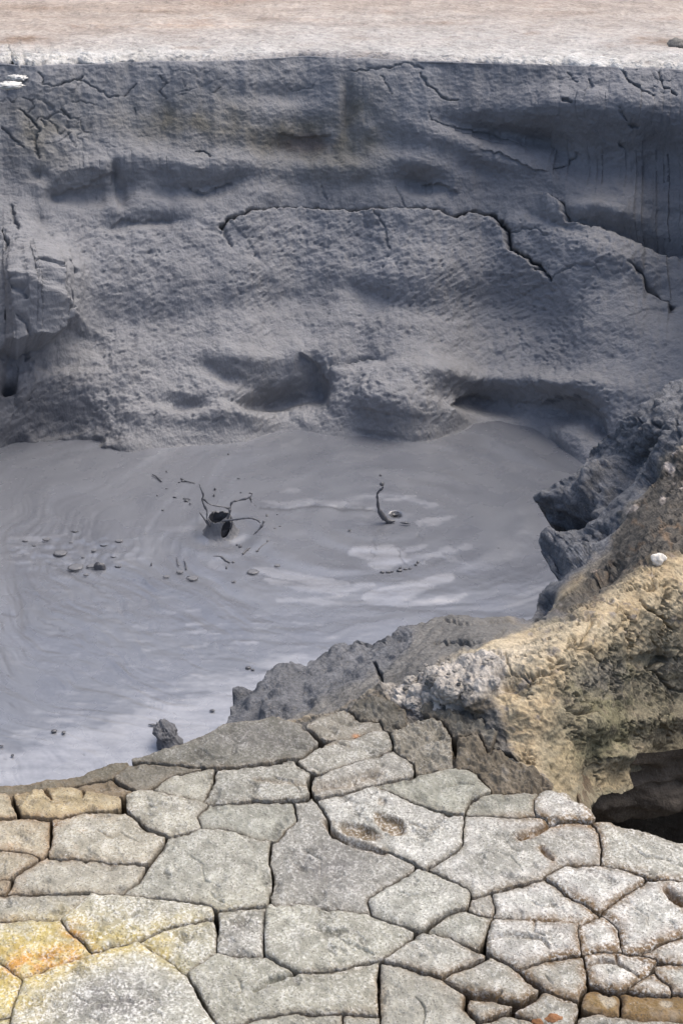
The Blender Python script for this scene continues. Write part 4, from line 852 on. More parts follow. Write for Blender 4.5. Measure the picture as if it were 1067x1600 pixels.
    tag(mesh('crater_wall', P.reshape(-1, 3), grid_faces(*U.shape), M_WALL, attrs={'tint': np.clip(col.reshape(-1, 3), .01, .6), 'wet': wet.ravel()}), kind='structure')
build_wall()

# ------------------------------------------------------------------ pale ground beyond the pit
def build_plain():
    xs = np.concatenate([np.arange(-780, -30, 10), np.arange(-30, 1100, 2.5), np.arange(1100, 1500, 10)])
    rx = np.array(RIM, float)
    pyr = np.interp(xs, rx[:, 0], rx[:, 1])+2.5*fbm(p3(xs/60, xs*0, 3.3), 4)
    jag = 3.4*fbm(p3(xs/16, xs*0, 7.7), 4)+5*fbm(p3(xs/70, xs*0, 1.7), 3)+8*gauss(xs, xs*0, 30, 0, 60, 1)*fbm(p3(xs/12, xs*0, 4.4), 3)
    R = bp(xs, pyr-1+jag, 0.0)
    Y0 = np.clip(R[:, 1], 6, 14)
    dirx = (xs-CX)/FPX/math.cos(PITCH)
    ky = np.concatenate([[0], np.geomspace(.012, 4.0, 170), np.geomspace(4.3, 700, 30)])
    Yg = Y0[None]+ky[:, None]; Xg = R[:, 0][None]+(dirx*1.02)[None]*ky[:, None]
    q = fbm(p3(Xg, Yg, 0, 2.5), 5, .55); q2 = fbm(p3(Xg, Yg, 2, 12), 4, .6); f1, f21, hid = worley(p3(Xg, Yg, 0, 9))
    near = np.exp(-ky/.5)[:, None]
    cr = near*(.6+.9*gauss(xs, xs*0, 80, 0, 220, 1)+.5*gauss(xs, xs*0, 950, 0, 200, 1))
    Z = .018+.022*np.minimum(ky, 5)[:, None]**.8*q+.010*q2+cr*(.022*q2+.02*(hid*.6)*(f21 > .1))-.03*np.exp(-ky/.03)[:, None]
    Z = Z+.012*(hid > .86)*np.clip(.45-f1, 0, 1)
    P = np.stack([Xg, Yg, Z], -1)
    low = P[0].copy(); low[:, 2] -= .05; low[:, 1] += .05
    P = np.concatenate([low[None], P]); kk = np.concatenate([[0], ky])[:, None]
    qq = np.concatenate([q[:1], q]); q22 = np.concatenate([q2[:1], q2])
    px = np.broadcast_to(xs[None], qq.shape)
    def over(c0, c1, f): return c0*(1-f[..., None])+np.array(c1)*f[..., None]
    col = np.zeros(qq.shape+(3,))+np.array([.355, .30, .258])
    band = fbm(p3(P[..., 0]*.8, P[..., 1]*5, 4.4), 4)
    col = over(col, (.43, .385, .345), np.clip(.2+1.9*band, 0, 1))
    col = over(col, (.40, .27, .18), np.clip(1.6*band-.35+.6*q22, 0, .55))
    col = over(col, (.41, .40, .39), np.exp(-(kk/(1.25+.5*np.tanh((px-400)/300)))**2)*np.clip(.9+.5*qq, 0, 1))
    wht = .6*np.exp(-(kk/(.34+.2*qq))**2)*(.40+.7*gauss(px, px*0, 110, 0, 200, 1)+.6*gauss(px, px*0, 950, 0, 260, 1)-.45*gauss(px, px*0, 580, 0, 130, 1))
    P0x, P0y = proj(P)
    for cx, cy, rx_, ry_, a in ((40,60,34,4,.9),(10,66,20,3,.7),(300,75,30,3,.5),(1045,66,26,7,.9),(1000,62,26,6,.5),(830,52,14,3,.5),(60,12,60,4,.5),(140,42,40,4,.4),(690,36,40,3,.4),(420,30,50,3,.4),(240,18,40,3,.4),(900,20,60,4,.4),(560,60,40,3,.3)):
        col = over(col, (.20, .14, .10), np.clip(a*gauss(P0x, P0y, cx, cy, rx_, ry_)*(1+1.8*q22), 0, .85))
    col = over(col, (.62, .62, .60), np.clip(wht*(.8+1.1*q22), 0, .95))
    col = over(col, (.30, .29, .29), np.clip(np.exp(-(kk/.09)**2)*gauss(px, px*0, 520, 0, 190, 1)*1.1, 0, 1))
    tag(mesh('terrain', P.reshape(-1, 3), grid_faces(*qq.shape), M_PLAIN, attrs={'tint': np.clip(col.reshape(-1, 3), .01, .85)}), kind='structure')
build_plain()

# ================================================================== boiling mud
SWX, SWY = 600.0, 812.0
def build_pool():
    xs = np.concatenate([np.linspace(-900, -40, 60)[:-1], np.arange(-40, 1110, 1.9), np.linspace(1110, 1900, 50)])
    ys = np.concatenate([np.arange(600, 1245, 1.9), np.geomspace(1247, 2300, 40)])
    X, Y = np.meshgrid(xs, ys)
    P = bp(X, Y, MUDZ)
    O = bp(SWX, SWY, MUDZ)
    dx, dy = P[..., 0]-O[0], P[..., 1]-O[1]
    r = np.hypot(dx*.92, dy*1.0); th = np.arctan2(dy, dx)
    wob = fbm(p3(P[..., 0], P[..., 1], 0, 1.1), 3)
    rr = r+.35*wob
    # stirred streaks: long along the swirl, fine across it
    sw = fbm(np.stack([np.cos(th)*1.3+.4*rr, np.sin(th)*1.3, rr*9], -1), 5, .55)
    sw2 = fbm(np.stack([np.cos(th)*5, np.sin(th)*5, rr*26], -1), 4, .6)
    fine = fbm(p3(P[..., 0], P[..., 1], 1, 14), 4); big = fbm(p3(P[..., 0], P[..., 1], 3, .8), 3)
    far = sst(.35, 1.2, r)
    left = sst(420, 150, X)*sst(760, 850, Y)
    z = .010*big+.006*sw*far+.0042*sw2*far*(.5+left)+.0012*fine
    # rings round the boiling spot
    r2 = np.hypot(dx*.9, dy*1.05)
    z = z+.0025*np.exp(-((r2-.33-.03*wob)/.045)**2)+.004*np.exp(-((r2-.62-.06*wob)/.08)**2)-.010*np.exp(-(r2/.26)**2)
    z = z+.0016*np.sin(r2*46+7*wob+2*fine)*np.exp(-r2/.55)+.0025*np.sin(r2*17+9*wob)*np.exp(-((r2-.9)/.7)**2)
    # wavelets where the surface is agitated (lower centre) and lapping on the left
    ag = gauss(X, Y, 330, 1000, 240, 46, 4)+.7*gauss(X, Y, 620, 930, 160, 40)+.45*gauss(X, Y, 200, 1100, 220, 90)
    z = z+ag*(.0055*fbm(np.stack([P[..., 0]*5, P[..., 1]*13, 0*X], -1), 4, .6))
    ag2 = gauss(X, Y, 110, 860, 110, 34)
    z = z+ag2*.012*fbm(p3(P[..., 0], P[..., 1], 6, 12), 4)
    # ripples that break and ooze at the foot of the wall
    z = z+.02*sst(760, 690, Y)*np.maximum(fbm(p3(P[..., 0], P[..., 1], 8, 3), 4), 0)
    # bubble crater
    Cb = bp(346, 832, MUDZ); rb = np.hypot(P[..., 0]-Cb[0], P[..., 1]-Cb[1])
    z = z-.16*sst(.075, .03, rb)+.010*np.exp(-((rb-.10)/.04)**2)+.006*np.exp(-((rb-.22)/.05)**2)
    Cs = bp(618, 803, MUDZ); rs = np.hypot((P[..., 0]-Cs[0]), (P[..., 1]-Cs[1])*1.2)
    z = z-.05*sst(.034, .015, rs)+.003*np.exp(-((rs-.05)/.025)**2)
    col = np.zeros(X.shape+(3,))+np.array([.147, .156, .180])
    def over(c0, c1, f): return c0*(1-f[..., None])+np.array(c1)*f[..., None]
    col = over(col, (.118, .128, .154), np.clip(.6*sst(.0, .4, sw)+.5*sst(.1, .4, big), 0, .6))
    col = over(col, (.18, .192, .222), np.clip(1.0*sst(.08, .4, -sw)*far, 0, .65))
    # lighter, thinner mud pushed up by the boil
    pal = np.zeros(X.shape)
    wx, wy = 22*fbm(p3(X/46, Y/16, 2), 5, .6), 11*fbm(p3(X/46, Y/16, 7), 5, .6)
    XX, YY = X+wx, Y+wy
    for pts, w, a in (([(550,858),(575,862),(610,866),(628,874)],15,1),([(575,880),(600,884),(640,872)],7,.8),([(568,936),(620,928),(665,912),(700,902)],12,.95),([(560,940),(640,944),(700,938),(725,930)],6,.8),([(400,890),(440,896),(480,906),(540,912)],8,.9),([(415,906),(470,918),(540,922),(580,914)],7,.8),([(440,935),(500,940),(560,942)],5,.6),
                      ([(600,780),(640,778),(680,788)],4,.8),([(665,793),(684,792)],4,.7),([(650,816),(690,812),(712,808)],5,.9),([(610,870),(640,858),(665,852)],5,.6),([(690,862),(710,860)],5,.7),([(715,858),(735,855)],5,.5),([(640,870),(660,868),(690,866)],3,.6),([(440,768),(470,766)],5,.5),([(410,786),(470,786),(560,786)],4,.4),([(20,842),(60,840),(110,838)],3,.5),([(180,880),(215,874),(240,872)],3,.6),([(650,880),(690,872),(730,884)],3,.4),([(330,880),(350,884)],10,.35),([(250,828),(300,828)],5,.3)):
        D, _, t_ = seg_d(XX, YY, pts)
        pal = np.maximum(pal, a*sst(1.2, .65, D/(w*(.35+.65*np.sin(np.pi*np.clip(.08+.84*t_, 0, 1))))))
    scum = np.clip(gauss(X, Y, 330, 985, 260, 60, 5)+.6*gauss(X, Y, 60, 870, 120, 40)+.5*gauss(X, Y, 200, 1080, 240, 70), 0, 1)
    ss = fbm(np.stack([P[..., 0]*7+.8*wob, P[..., 1]*26, 0*X+2], -1), 4, .6)
    pal = np.maximum(pal, .75*scum*sst(.14, .36, ss))
    sheen_film = (Y-1035+(X-430)*(-.30)*-1)/40.0+2.4*fbm(np.stack([P[..., 0]*3.5, P[..., 1]*10, 0*X+9], -1), 5, .65)  # sky sheen painted into the tint, along with a film of paler mud
    sheen_film = sst(-.5, .7, sheen_film)*sst(560, 420, X)*(.75+.9*fbm(np.stack([P[..., 0]*8, P[..., 1]*24, 0*X+4], -1), 4, .6))
    pal = np.maximum(pal, np.clip(sheen_film, 0, 1)*.9)
    pal = pal*np.clip(.75+.9*fbm(np.stack([P[..., 0]*6+wob, P[..., 1]*14, 0*X+12], -1), 4, .6), 0, 1)
    col = over(col, (.34, .35, .385), pal*.72)
    col = over(col, (.40, .41, .44), np.clip(sheen_film, 0, 1)*.45)
    dark = np.zeros(X.shape)  # dark streaks and flecks, with the bubble's cast shadow painted in at its left
    for pts, w, a in (([(400,798),(440,795),(500,794),(560,793),(590,796)],2.6,.9),([(590,824),(583,845),(582,868),(572,878)],1.6,.5),([(654,820),(655,835),(652,848)],2,.6),([(630,856),(622,868),(628,880),(640,886)],1.5,.6),([(668,876),(690,874)],4,.5),([(310,825),(325,828)],8,.45),([(0,862),(38,862)],2,.6),([(70,875),(100,892),(130,905),(160,925)],3,.5),([(40,920),(80,940)],2.5,.5),([(0,955),(20,962)],4,.5),([(60,968),(95,982)],2,.6),([(640,750),(690,758),(750,775)],5,.25),([(185,900),(230,912)],1.8,.5)):
        D, _, t_ = seg_d(XX, YY, pts)
        dark = np.maximum(dark, a*sst(1.1, .5, D/(w*(.4+.6*np.sin(np.pi*np.clip(.08+.84*t_, 0, 1))))))
    fl = fbm(np.stack([P[..., 0]*16+wob, P[..., 1]*22, 0*X+5], -1), 3, .6)
    dark = np.maximum(dark, .55*sst(.44, .56, fl)*np.clip(sst(900, 1080, Y)*.6+ag2+.6*sst(250, 0, X), 0, 1))
    col = over(col, (.085, .09, .105), dark)
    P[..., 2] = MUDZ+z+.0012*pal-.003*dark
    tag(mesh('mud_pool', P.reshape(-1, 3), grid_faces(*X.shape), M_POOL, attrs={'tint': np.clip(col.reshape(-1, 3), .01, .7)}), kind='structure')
build_pool()
# ------------------------------------------------------------------ loose things
def blob_vf(rad, seed=0.0, rough=.25, freq=2.2, nu=28, nv=18, squash=None):
    v = np.linspace(0, np.pi, nv); u = np.linspace(0, 2*np.pi, nu, endpoint=False)
    U, V = np.meshgrid(u, v)
    D = np.stack([np.sin(V)*np.cos(U), np.sin(V)*np.sin(U), np.cos(V)], -1)
    k = 1+rough*fbm(D*freq+seed*7.31, 3)+rough*.5*fbm(D*freq*3+seed*3.1, 3)
    P = D*k[..., None]*np.array(rad)
    i = np.arange(nu*nv).reshape(nv, nu); j = np.roll(i, -1, 1)
    F = np.stack([i[:-1], i[1:], j[1:], j[:-1]], -1).reshape(-1, 4)
    return P.reshape(-1, 3), F

def tube_vf(pts, rad, nseg=8, sub=6, seed=0.0, beads=0.0):
    """thread of varying thickness through the points (Catmull-Rom)"""
    p = np.array(pts, float); r = np.array(rad, float)
    p_ = np.concatenate([[2*p[0]-p[1]], p, [2*p[-1]-p[-2]]]); r_ = np.concatenate([[r[0]], r, [r[-1]]])
    Q, RR = [], []
    for k in range(1, len(p_)-2):
        for t in np.arange(sub)/sub:
            a, b, c, d = p_[k-1], p_[k], p_[k+1], p_[k+2]
            Q.append(.5*((2*b)+(-a+c)*t+(2*a-5*b+4*c-d)*t*t+(-a+3*b-3*c+d)*t**3)); RR.append(r_[k]*(1-t)+r_[k+1]*t)
    Q.append(p_[-2]); RR.append(r_[-2])
    Q = np.array(Q); RR = np.array(RR)*(1+beads*fbm(Q*60+seed, 2))
    T = np.gradient(Q, axis=0); T /= np.linalg.norm(T, axis=1)[:, None]+1e-9
    A = np.cross(T, np.array([.31, .9, .3])); A /= np.linalg.norm(A, axis=1)[:, None]+1e-9
    Bv = np.cross(T, A); th = np.linspace(0, 2*np.pi, nseg, endpoint=False)
    V = Q[:, None]+RR[:, None, None]*(np.cos(th)[None, :, None]*A[:, None]+np.sin(th)[None, :, None]*Bv[:, None])
    n = len(Q); i = np.arange(n*nseg).reshape(n, nseg); j = np.roll(i, -1, 1)
    F = np.stack([i[:-1], i[1:], j[1:], j[:-1]], -1).reshape(-1, 4)
    V = np.concatenate([V.reshape(-1, 3), Q[:1], Q[-1:]]); m = n*nseg
    caps = [(m, i[0, q], j[0, q]) for q in range(nseg)]+[(m+1, j[-1, q], i[-1, q]) for q in range(nseg)]
    return V, [tuple(f) for f in F]+caps

def thing(name, VF, mat, at, label, cat, group=None, rot=0):
    V, F = VF
    o = mesh(name, V, F, mat); o.location = at; o.rotation_euler = (0, 0, rot)
    return tag(o, label, cat, group)

Zb = lambda zx, zy: (230+zx/4.268, 720+zy/4.268)          # enlarged crop round the bubble -> photo
Zs = lambda zx, zy: (530+zx/4.268, 720+zy/4.268)
Zc = lambda zx, zy: (zx/4.268, 790+zy/4.268)

def build_bubble():
    c = bp(345, 834, MUDZ); R = .098
    root = tag(empty('mud_bubble', c), 'bursting mud bubble with torn threads and a black open mouth', 'mud bubble')
    v = np.linspace(.0, np.pi*.56, 90); u = np.linspace(0, 2*np.pi, 180)
    U, V = np.meshgrid(u, v)
    D = np.stack([np.sin(V)*np.cos(U), np.sin(V)*np.sin(U), np.cos(V)], -1)
    k = 1+.10*fbm(D*2.5, 3)
    P = D*k[..., None]*np.array([R*.72, R*.75, R*1.75])
    P[..., :2] *= (1+.55*np.exp(-np.maximum(P[..., 2:3], 0)/.022))
    px, py = proj(P+c)
    h1 = 1-np.hypot((px-339)/14, (py-806)/12)
    h2 = 1-np.hypot(((px-353)+.25*(py-828))/7, (py-827)/14)
    nz = .22*fbm(D*5, 3)
    top = 1-sst(.62, .70, P[..., 2]/(R*1.75)+.4*nz)
    g = -np.maximum(h1, h2)*3+nz*.6
    g = np.minimum(g, (top-.5)*1.2)
    g = np.where(D[..., 1] > .25, np.minimum((.60-P[..., 2]/R/1.75)+nz, 1.0), g)   # the far side is lower and whole
    i0, i1, t, T, B = clip_grid(g)
    pk = lambda F: F.reshape(-1, 3)[i0]*(1-t)[:, None]+F.reshape(-1, 3)[i1]*t[:, None]
    Q = pk(P)
    V2, F2, _ = skirt(Q, T, B, [lambda q: q*.93])
    o = mesh('bubble_shell', V2, F2, M_CLOT, root)
    o.modifiers.new('thick', 'SOLIDIFY').thickness = .006
    # the wet dark throat inside
    vv, uu = np.meshgrid(np.linspace(0, 1, 24), np.linspace(0, 2*np.pi, 48), indexing='ij')
    th = np.stack([R*.60*np.sqrt(vv)*np.cos(uu), R*.62*np.sqrt(vv)*np.sin(uu), -.05+.10*vv**2+.01*fbm(np.stack([uu, vv*4, 0*uu], -1), 2)], -1)
    mesh('throat', th.reshape(-1, 3), grid_faces(24, 48), M_DARK, root)
    Yc = c[1]
    S_ = [([(400,335),(370,272),(375,225),(358,182),(350,155)],[5,6,6,5,3],0,.05),([(375,252),(420,290),(520,310),(556,322)],[5,3.5,4,7],0,.02),([(553,322),(568,276),(620,262),(685,242),(702,215)],[6,5,4.5,6,3],.02,.06),([(685,240),(690,256),(696,276)],[5,5,3],.06,.07),
          ([(500,402),(600,390),(680,382),(735,395),(755,416)],[5,5,4,5,4],-.06,-.10),([(780,400),(768,430),(742,462),(710,492)],[4,6,5,3],-.10,-.14),([(555,322),(543,370),(505,402),(432,436),(400,392)],[9,6,6,7,6],-.02,-.05),([(560,372),(566,430),(548,482)],[5,4,3],-.03,-.05),
          ([(352,345),(382,388),(412,432)],[3,5,6],-.02,-.03),([(518,530),(545,545),(572,552)],[3,4,2],-.05,-.08),([(400,330),(400,360),(400,392),(415,432)],[6,5,5,8],.0,-.04)]
    for pts, rad, y0, y1 in S_:
        n = len(pts); W = []
        for k_, (zx, zy) in enumerate(pts):
            W.append(bpy_(*Zb(zx, zy), Yc+y0+(y1-y0)*k_/(n-1)))
        W = np.array(W)-c; W[:, 2] = np.maximum(W[:, 2], .004)
        mesh('mud_thread', *tube_vf(W, np.array(rad)*.00085*1.15, beads=1.1, seed=zx), M_DARK, root)
build_bubble()

def build_splash():
    c = bp(608, 815, MUDZ)
    root = tag(empty('mud_splash', c), 'thin dark hook of mud spurting up from the right half of the pool', 'mud splash')
    pts = [(292,172),(285,186),(262,205),(253,225),(255,262),(262,320),(290,370),(328,402),(372,416)]
    W = np.array([bpy_(*Zs(*p), c[1]+.0) for p in pts])-c; W[:, 2] = np.maximum(W[:, 2], .004)
    mesh('spout', *tube_vf(W, np.array([3,7,9,7,6,14,17,14,6])*.00085, beads=.7), M_DARK, root)
    V, F = blob_vf((.012, .010, .011), 2)
    mesh('bead', V+(bpy_(*Zs(284,156), c[1])-c), F, M_DARK, root)
    V, F = blob_vf((.007, .006, .007), 5)
    mesh('bead', V+(bpy_(*Zs(274,97), c[1])-c), F, M_DARK, root)
    # lip round the little black mouth
    m = bp(*Zs(372,356), MUDZ)-c
    a = np.linspace(0, 2*np.pi, 16)
    th = np.stack([m[0]+.024*np.cos(a), m[1]+.022*np.sin(a), np.full(16, .007)], 1)
    mesh('black_mouth', np.concatenate([th, [[m[0], m[1], -.03]]]), [(k, (k+1) % 16, 16) for k in range(16)], M_DARK, root)
    W = np.array([bp(*Zs(*p), MUDZ+.006) for p in ((405,412),(440,415),(470,420))])-c
    mesh('spill', *tube_vf(W, [.003, .006, .003]), M_DARK, root)
build_splash()

def scatter():
    # crisp dark drops thrown out of the bubble, lying on the pool
    drops = [(240,135,14,7),(312,146,10,4),(215,142,10,5),(185,242,14,6),(262,266,16,6),(288,284,8,5),(453,186,8,11),(446,228,6,12),(610,117,12,4),(130,70,6,7),(800,368,9,15),(805,540,12,11),(770,566,8,6),(620,572,11,13),(640,618,7,9),(670,592,9,12),(600,560,6,8),(490,640,12,7),(530,668,12,8),(574,676,9,7),(530,712,6,16),
             (852,452,9,6),(886,436,9,4),(625,211,7,6),(880,275,8,5),(130,185,9,4),(70,232,7,6),(105,328,8,6),(690,214,12,4),(722,298,5,5),(868,357,6,5),(735,600,10,4),(580,806,7,5),(850,552,5,4),(632,366,9,4),(715,444,10,4),(30,690,4,12)]
    for k, (x, y, w, h) in enumerate(drops):
        s = .00079; p = bp(*Zb(x, y), MUDZ+.004)
        big = w*h > 120
        thing('mud_drop', blob_vf((w*s, max(h*s*1.1, .003), min(h*s*.9, .010)), k, .45, 1.8, 14, 10), M_DARK, p,
              'small dark drop of mud flung out around the bursting bubble', 'mud drop', 'drops thrown from the bubble', 0)
    for k, (pts, rad, lab) in enumerate([([(35,90),(60,102),(80,120),(98,138)],[3,5,5,3],'thin dark curl of mud farthest up left from the bursting bubble'),
                                   ([(640,622),(662,596),(690,580)],[4,6,3],'short forked dark shred of mud below right of the bursting bubble'),
                                   ([(440,636),(490,640),(524,664),(552,680)],[3,6,6,4],'bent dark shred of mud straight below the bursting bubble'),
                                   ([(730,604),(765,570),(800,548)],[3,4,6],'slanting dark shred of mud ending in a blob, below the bubble'),
                                   ([(240,250),(290,256)],[4,3],'flat dark streak of mud left of the bursting bubble'),
                                   ([(225,115),(245,130),(262,135),(300,145)],[3,6,4,3],'dark forked splinter of mud above left of the bursting bubble'),
                                   ([(200,640),(205,690),(220,700)],[2,3,2],'faint upright shred of mud above the crescent clots'),
                                   ([(245,660),(258,690),(262,722)],[2,4,3],'short upright shred of mud beside the crescent clots')]):
        W = np.array([bp(*Zb(*p), MUDZ+.005) for p in pts]); c = W.mean(0)
        thing('mud_shred', tube_vf(W-c, np.array(rad)*.00085, beads=.9, seed=k), M_DARK, c, lab, 'mud shred', 'shreds thrown from the bubble')
    # clots afloat: a dark tube on each near side stands for its shade
    def clot(p, w, h, seed, lab, mat=M_CLOT, arc=(200, 335)):
        root = tag(empty('mud_clot', p), lab, 'mud clot', 'clots afloat on the pool')
        a = np.radians(np.linspace(arc[0], arc[1], 9))
        W = np.stack([w*.5*np.cos(a), w*.42*np.sin(a)+.02*w, np.full(9, .004)], 1)
        mesh('shade_rim', *tube_vf(W, h*.8*np.array([.25, .6, .85, 1, 1, .95, .8, .6, .25]), beads=.9, seed=seed*3.3), M_DARK, root)
        V, F = blob_vf((w*.44, w*.34, h*.22), seed, .6, 1.7, 20, 12)
        mesh('clot_body', V+np.array([0, .006, 0]), F, mat, root)
    for k, (x, y, w, h, lab) in enumerate([
        (405,318,84,10,'large saucer shaped clot in the middle of the left floating group'),
        (505,412,92,11,'long dark flat clot at the lower middle of the left floating group'),
        (612,404,60,9,'dark clot touching the tall peaked flake in the left floating group'),
        (505,168,50,7,'topmost clot of the left floating group'),
        (172,236,36,9,'small dark clot at the upper left end of the left floating group'),
        (312,226,46,7,'flat sliver clot second from the upper left of the left floating group'),
        (476,246,28,5,'tiny clot right above the large saucer shaped one'),
        (796,236,50,8,'clot at the upper right end of the left floating group'),
        (696,262,46,6,'flat clot just left of the upper right end clot in the left floating group'),
        (628,302,30,9,'tilted clot between the large saucer and the flat right clots'),
        (556,346,22,7,'tiny upright clot between the saucer shaped and the peaked ones'),
        (760,340,36,5,'pale low clot at the right side of the left floating group'),
        (792,404,40,9,'clot at the right end of the bottom row in the left floating group'),
        (232,268,26,5,'tiny clot left of the large saucer in the left floating group'),
        (575,462,30,5,'small clot below the tall peaked flake')]):
        s = .00079
        clot(bp(*Zc(x, y), MUDZ+.002), w*s*1.1, h*s*.75, k, lab)
    for k, (x, y, w, h, lab) in enumerate([
        (705,742,70,10,'dark crescent clot lying below right of the bursting bubble'),
        (304,784,70,9,'ragged dark clot below left of the bursting bubble'),
        (220,742,44,7,'small crescent clot left of the ragged dark one below the bubble'),
        (130,774,40,5,'pale curled clot farthest left below the bubble'),
        (868,700,36,4,'thin flat clot right of the dark crescent below the bubble'),
        (578,808,26,5,'tiny clot between the ragged and the crescent clots below the bubble')]):
        s = .00079
        clot(bp(*Zb(x, y), MUDZ+.002), w*s*1.1, h*s*.75, 20+k, lab)
    V, F = blob_vf((.03, .012, .034), 3, .5, 1.6, 20, 14)
    V[:, 0] += np.sign(V[:, 0])*.0+.5*np.maximum(-V[:, 2]+.01, 0)
    thing('mud_flake', (V, F), M_DARK, bp(156, 888, MUDZ+.002), 'tall dark peaked flake of mud standing up in the left floating group', 'mud flake')
    for k, (x, y, w, h) in enumerate([(286,742,14,9),(325,742,18,7),(352,738,10,5),(400,732,18,12),(405,712,8,7),(440,722,14,5),(470,718,10,5),(510,692,9,10),(522,676,8,12)]):
        s = .00079
        thing('mud_bead', blob_vf((w*s, h*s, h*s*.7), k+40, .4, 1.8, 14, 10), M_DARK, bp(*Zs(x, y), MUDZ+.004), 'small dark bead in the curved row below the pale swirl', 'mud bead', 'row of beads by the pale swirl')
    for k, (x, y, w, h, lab) in enumerate([(778,857,4,4,'lone black speck on the open mud right of the pale swirl'),(546,828,5,3,'lone black speck on the mud just left of the pale swirl'),(388,1043,9,5,'dark fleck on the pale mud close to the lumpy grey bank'),(395,1046,6,3,'smaller fleck beside the dark one near the lumpy grey bank'),
                                      (238,1132,12,3,'flat dark flake left above the double lump in the pale mud'),(332,1110,8,4,'dark fleck right above the double lump in the pale mud'),(357,709,3,3,'lone dark speck at the foot of the far wall'),(20,1180,5,4,'dark fleck on pale mud at the lower left photo edge'),(85,1142,9,6,'dark fleck on the pale mud farthest left of the double lump'),(100,1144,6,5,'small fleck beside the one farthest left of the double lump'),(3,1165,7,3,'flat fleck on pale mud touching the left photo edge'),(298,1198,10,6,'small dark clot of mud just above the left tip of the long dark slab')]):
        q = bp(x, y, MUDZ+.004); s = (CAMH-MUDZ)/math.sin(PITCH+math.atan((y-CY)/FPX))/FPX*.5
        thing('mud_fleck', blob_vf((w*s, h*s*1.3, h*s*.6), k+60, .45, 1.8, 14, 10), M_DARK, q, lab, 'mud fleck')
scatter()

def build_lump():
    V, F = blob_vf((.052, .062, .075), 1.7, .30, 1.6, 90, 60)
    V[:, 0] += -.020*np.clip(V[:, 2]/.07, -1, 1)
    V = V*(1-.20*np.exp(-((V[:, 2:3]-.012)/.018)**2)*np.array([1, 1, 0]))
    N = V/(np.linalg.norm(V, axis=1)[:, None])
    f1, f21, h_ = worley(V*60)
    V = V+N*(.006*fbm(V*45, 3)-.010*np.maximum(.35-f1, 0)*2)[:, None]
    thing('mud_lump', (V, F), M_LUMP, bp(263, 1160, MUDZ)+np.array([0, .0, .018]), 'dark pitted double lump half sunk in the pale mud near the pit edge', 'mud lump')
build_lump()

RZ = lambda x, y: float(tps(RC, np.array([x*1.0]), np.array([y*1.0]))[0])
def on_ridge(x, y, lift=0.0):
    p = bp(x, y, RZ(x, y)); return p+np.array([0, 0, lift])
def mpp(x, y, z=0.0):
    return np.linalg.norm(bp(x, y, z)-C0)/FPX

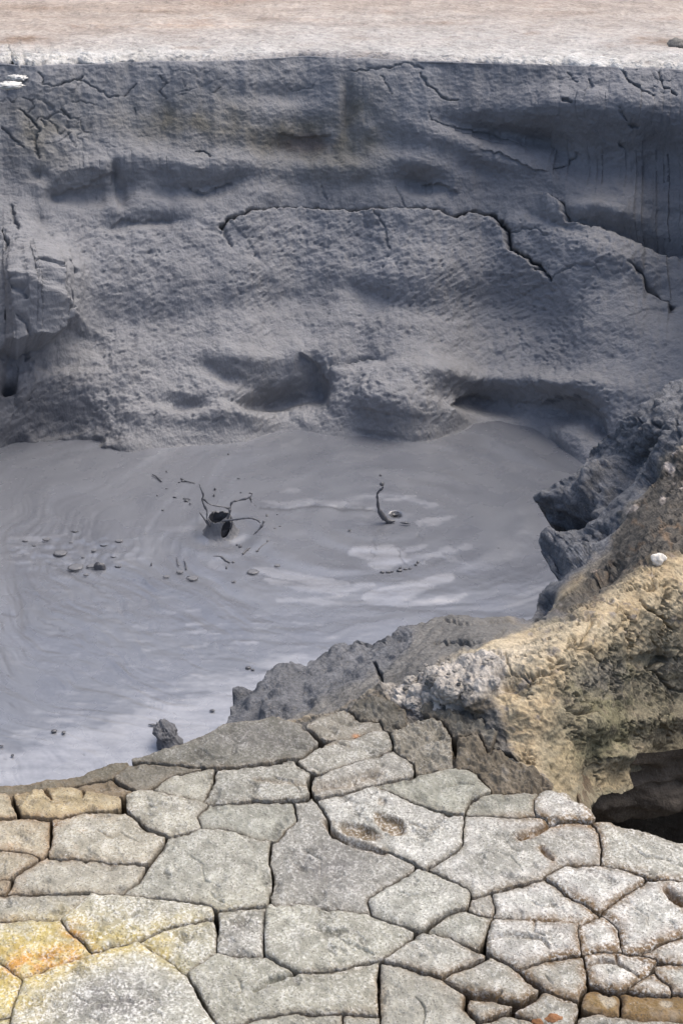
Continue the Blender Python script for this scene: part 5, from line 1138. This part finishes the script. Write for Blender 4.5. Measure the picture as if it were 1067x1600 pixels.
def build_stones():
    m = mpp(1030, 883)
    thing('stone', blob_vf((11*m, 9*m, 10*m), 3.3, .5, 1.3, 26, 16), M_PALE, on_ridge(1027, 882, .012), 'pale angular stone lying on the yellow crest of the ridge', 'stone', None, .5)
    m = mpp(860, 1595)
    thing('stone', blob_vf((17*m, 9*m, 9*m), 6.1, .35, 1.8, 26, 16), M_ORANGE, bp(866, 1594, -.005), 'larger orange stone in a crack at the bottom edge', 'stone')
    thing('stone', blob_vf((11*m, 7*m, 7*m), 8.4, .35, 1.8, 26, 16), M_ORANGE, bp(842, 1598, -.008), 'smaller orange stone left of the larger one at the bottom edge', 'stone')
    big = [(703,1088,17,13,'rounded pale clod standing out at the front of the crumb heap'),(676,1072,12,10,'dark grey clod in the middle of the crumb heap'),(648,1108,15,11,'broad grey clod at the lower left front of the crumb heap'),(664,1125,12,10,'blackish clod in the gap below the crumb heap'),(730,1096,12,9,'dark clod right of the rounded pale clod'),(640,1072,11,8,'grey clod at the left end of the crumb heap'),(770,1075,10,8,'whitish clod at the right end of the crumb heap, by the yellow earth')]
    for k, (x, y, w, h, lab) in enumerate(big):
        m = mpp(x, y)
        V, F = blob_vf((w*m, w*m*.9, h*m), k+11, .45, 1.7, 60, 40)
        N = V/np.linalg.norm(V, axis=1)[:, None]; f1, f21, _ = worley(V*85)
        V = V+N*(.007*(.5-f1)+.004*fbm(V*120, 3))[:, None]
        thing('clod', (V, F), M_CRUMB if k in (0, 6, 2, 5) else M_CRUMBD, on_ridge(x, y, .012), lab, 'clod', None, k*1.3)
    r = random.Random(4)
    for k in range(34):
        for _ in range(30):
            x, y = r.uniform(612, 790), r.uniform(1032, 1125)
            if poly_sd(np.array([x]), np.array([y]), [(612,1078),(650,1050),(705,1034),(748,1028),(775,1040),(780,1070),(745,1090),(700,1110),(645,1122)])[0] < -3: break
        w = r.uniform(1.8, 4.5); m = mpp(x, y)
        pale = r.random() < .35+.5*sst(640, 740, x)
        thing('crumb', blob_vf((w*m, w*m*r.uniform(.6, 1), w*m*r.uniform(.5, .9)), k+80, .6, 1.7, 16, 11), M_CRUMB if pale else M_CRUMBD, on_ridge(x, y, .012+.012*r.random()),
              'small pale crumb of dry mud on the heap beside the ridge' if pale else 'small dark grey crumb of dry mud on the heap beside the ridge', 'crumb', 'pale crumbs on the heap' if pale else 'dark crumbs on the heap', r.uniform(0, 6))
    for k, (x, y, w, h, lab) in enumerate([(16,131,20,8,'white crust flake hanging below the pale rim at the left photo edge'),(30,119,14,6,'white crust flake second from the left, just under the pale rim'),(2,114,12,6,'small white crust flake on the rim at the left photo edge')]):
        p = bp(x, y, -.06); m = mpp(x, y, -.06)
        thing('crust_flake', blob_vf((w*m, w*m*.6, h*m*.6), k+33, .7, 3.5, 40, 24), M_WHITE, p+np.array([0, -.05, 0]), lab, 'crust flake')
    p = bp(1057, 70, .02); m = mpp(1057, 70)
    thing('stone', blob_vf((13*m, 20*m, 8*m), 9.7, .4, 1.6, 26, 16), M_CRUMBD, p, 'drab stone on the pale ground at the far right', 'stone')
build_stones()

# ================================================================== light and camera
SUN_EL, SUN_AZ = math.radians(64), math.radians(60)        # azimuth measured from +Y towards +X
w = bpy.data.worlds.new('World'); S.world = w; w.use_nodes = True
nt = w.node_tree; bg = nt.nodes['Background']
sky = nt.nodes.new('ShaderNodeTexSky'); sky.sky_type = 'NISHITA'; sky.sun_disc = False
sky.sun_elevation = SUN_EL; sky.sun_rotation = SUN_AZ; sky.air_density = 1.0; sky.dust_density = 5.0; sky.ozone_density = 1.0
nt.links.new(sky.outputs[0], bg.inputs[0]); bg.inputs[1].default_value = 0.15
sd_ = Vector((math.cos(SUN_EL)*math.sin(SUN_AZ), math.cos(SUN_EL)*math.cos(SUN_AZ), math.sin(SUN_EL)))
L = bpy.data.lights.new('sun', 'SUN'); L.energy = 1.5; L.angle = math.radians(50); L.color = (1.0, .94, .83)
lo = bpy.data.objects.new('sun', L); COL.objects.link(lo); lo.rotation_euler = sd_.to_track_quat('Z', 'Y').to_euler()
cam = bpy.data.cameras.new('camera'); co = bpy.data.objects.new('camera', cam); COL.objects.link(co)
co.location = (0, 0, CAMH); co.rotation_euler = (math.radians(90)-PITCH, 0, 0)
cam.sensor_fit = 'VERTICAL'; cam.sensor_height = 24; cam.lens = 12/math.tan(math.radians(20)); cam.clip_end = 3000; cam.clip_start = .02
S.camera = co
S.view_settings.view_transform = 'Standard'; S.view_settings.look = 'None'; S.view_settings.gamma = 1
S.view_settings.exposure = 0.48
S.render.engine = 'CYCLES'; S.cycles.use_denoising = True; S.cycles.max_bounces = 6
S.render.resolution_x, S.render.resolution_y = 682, 1024
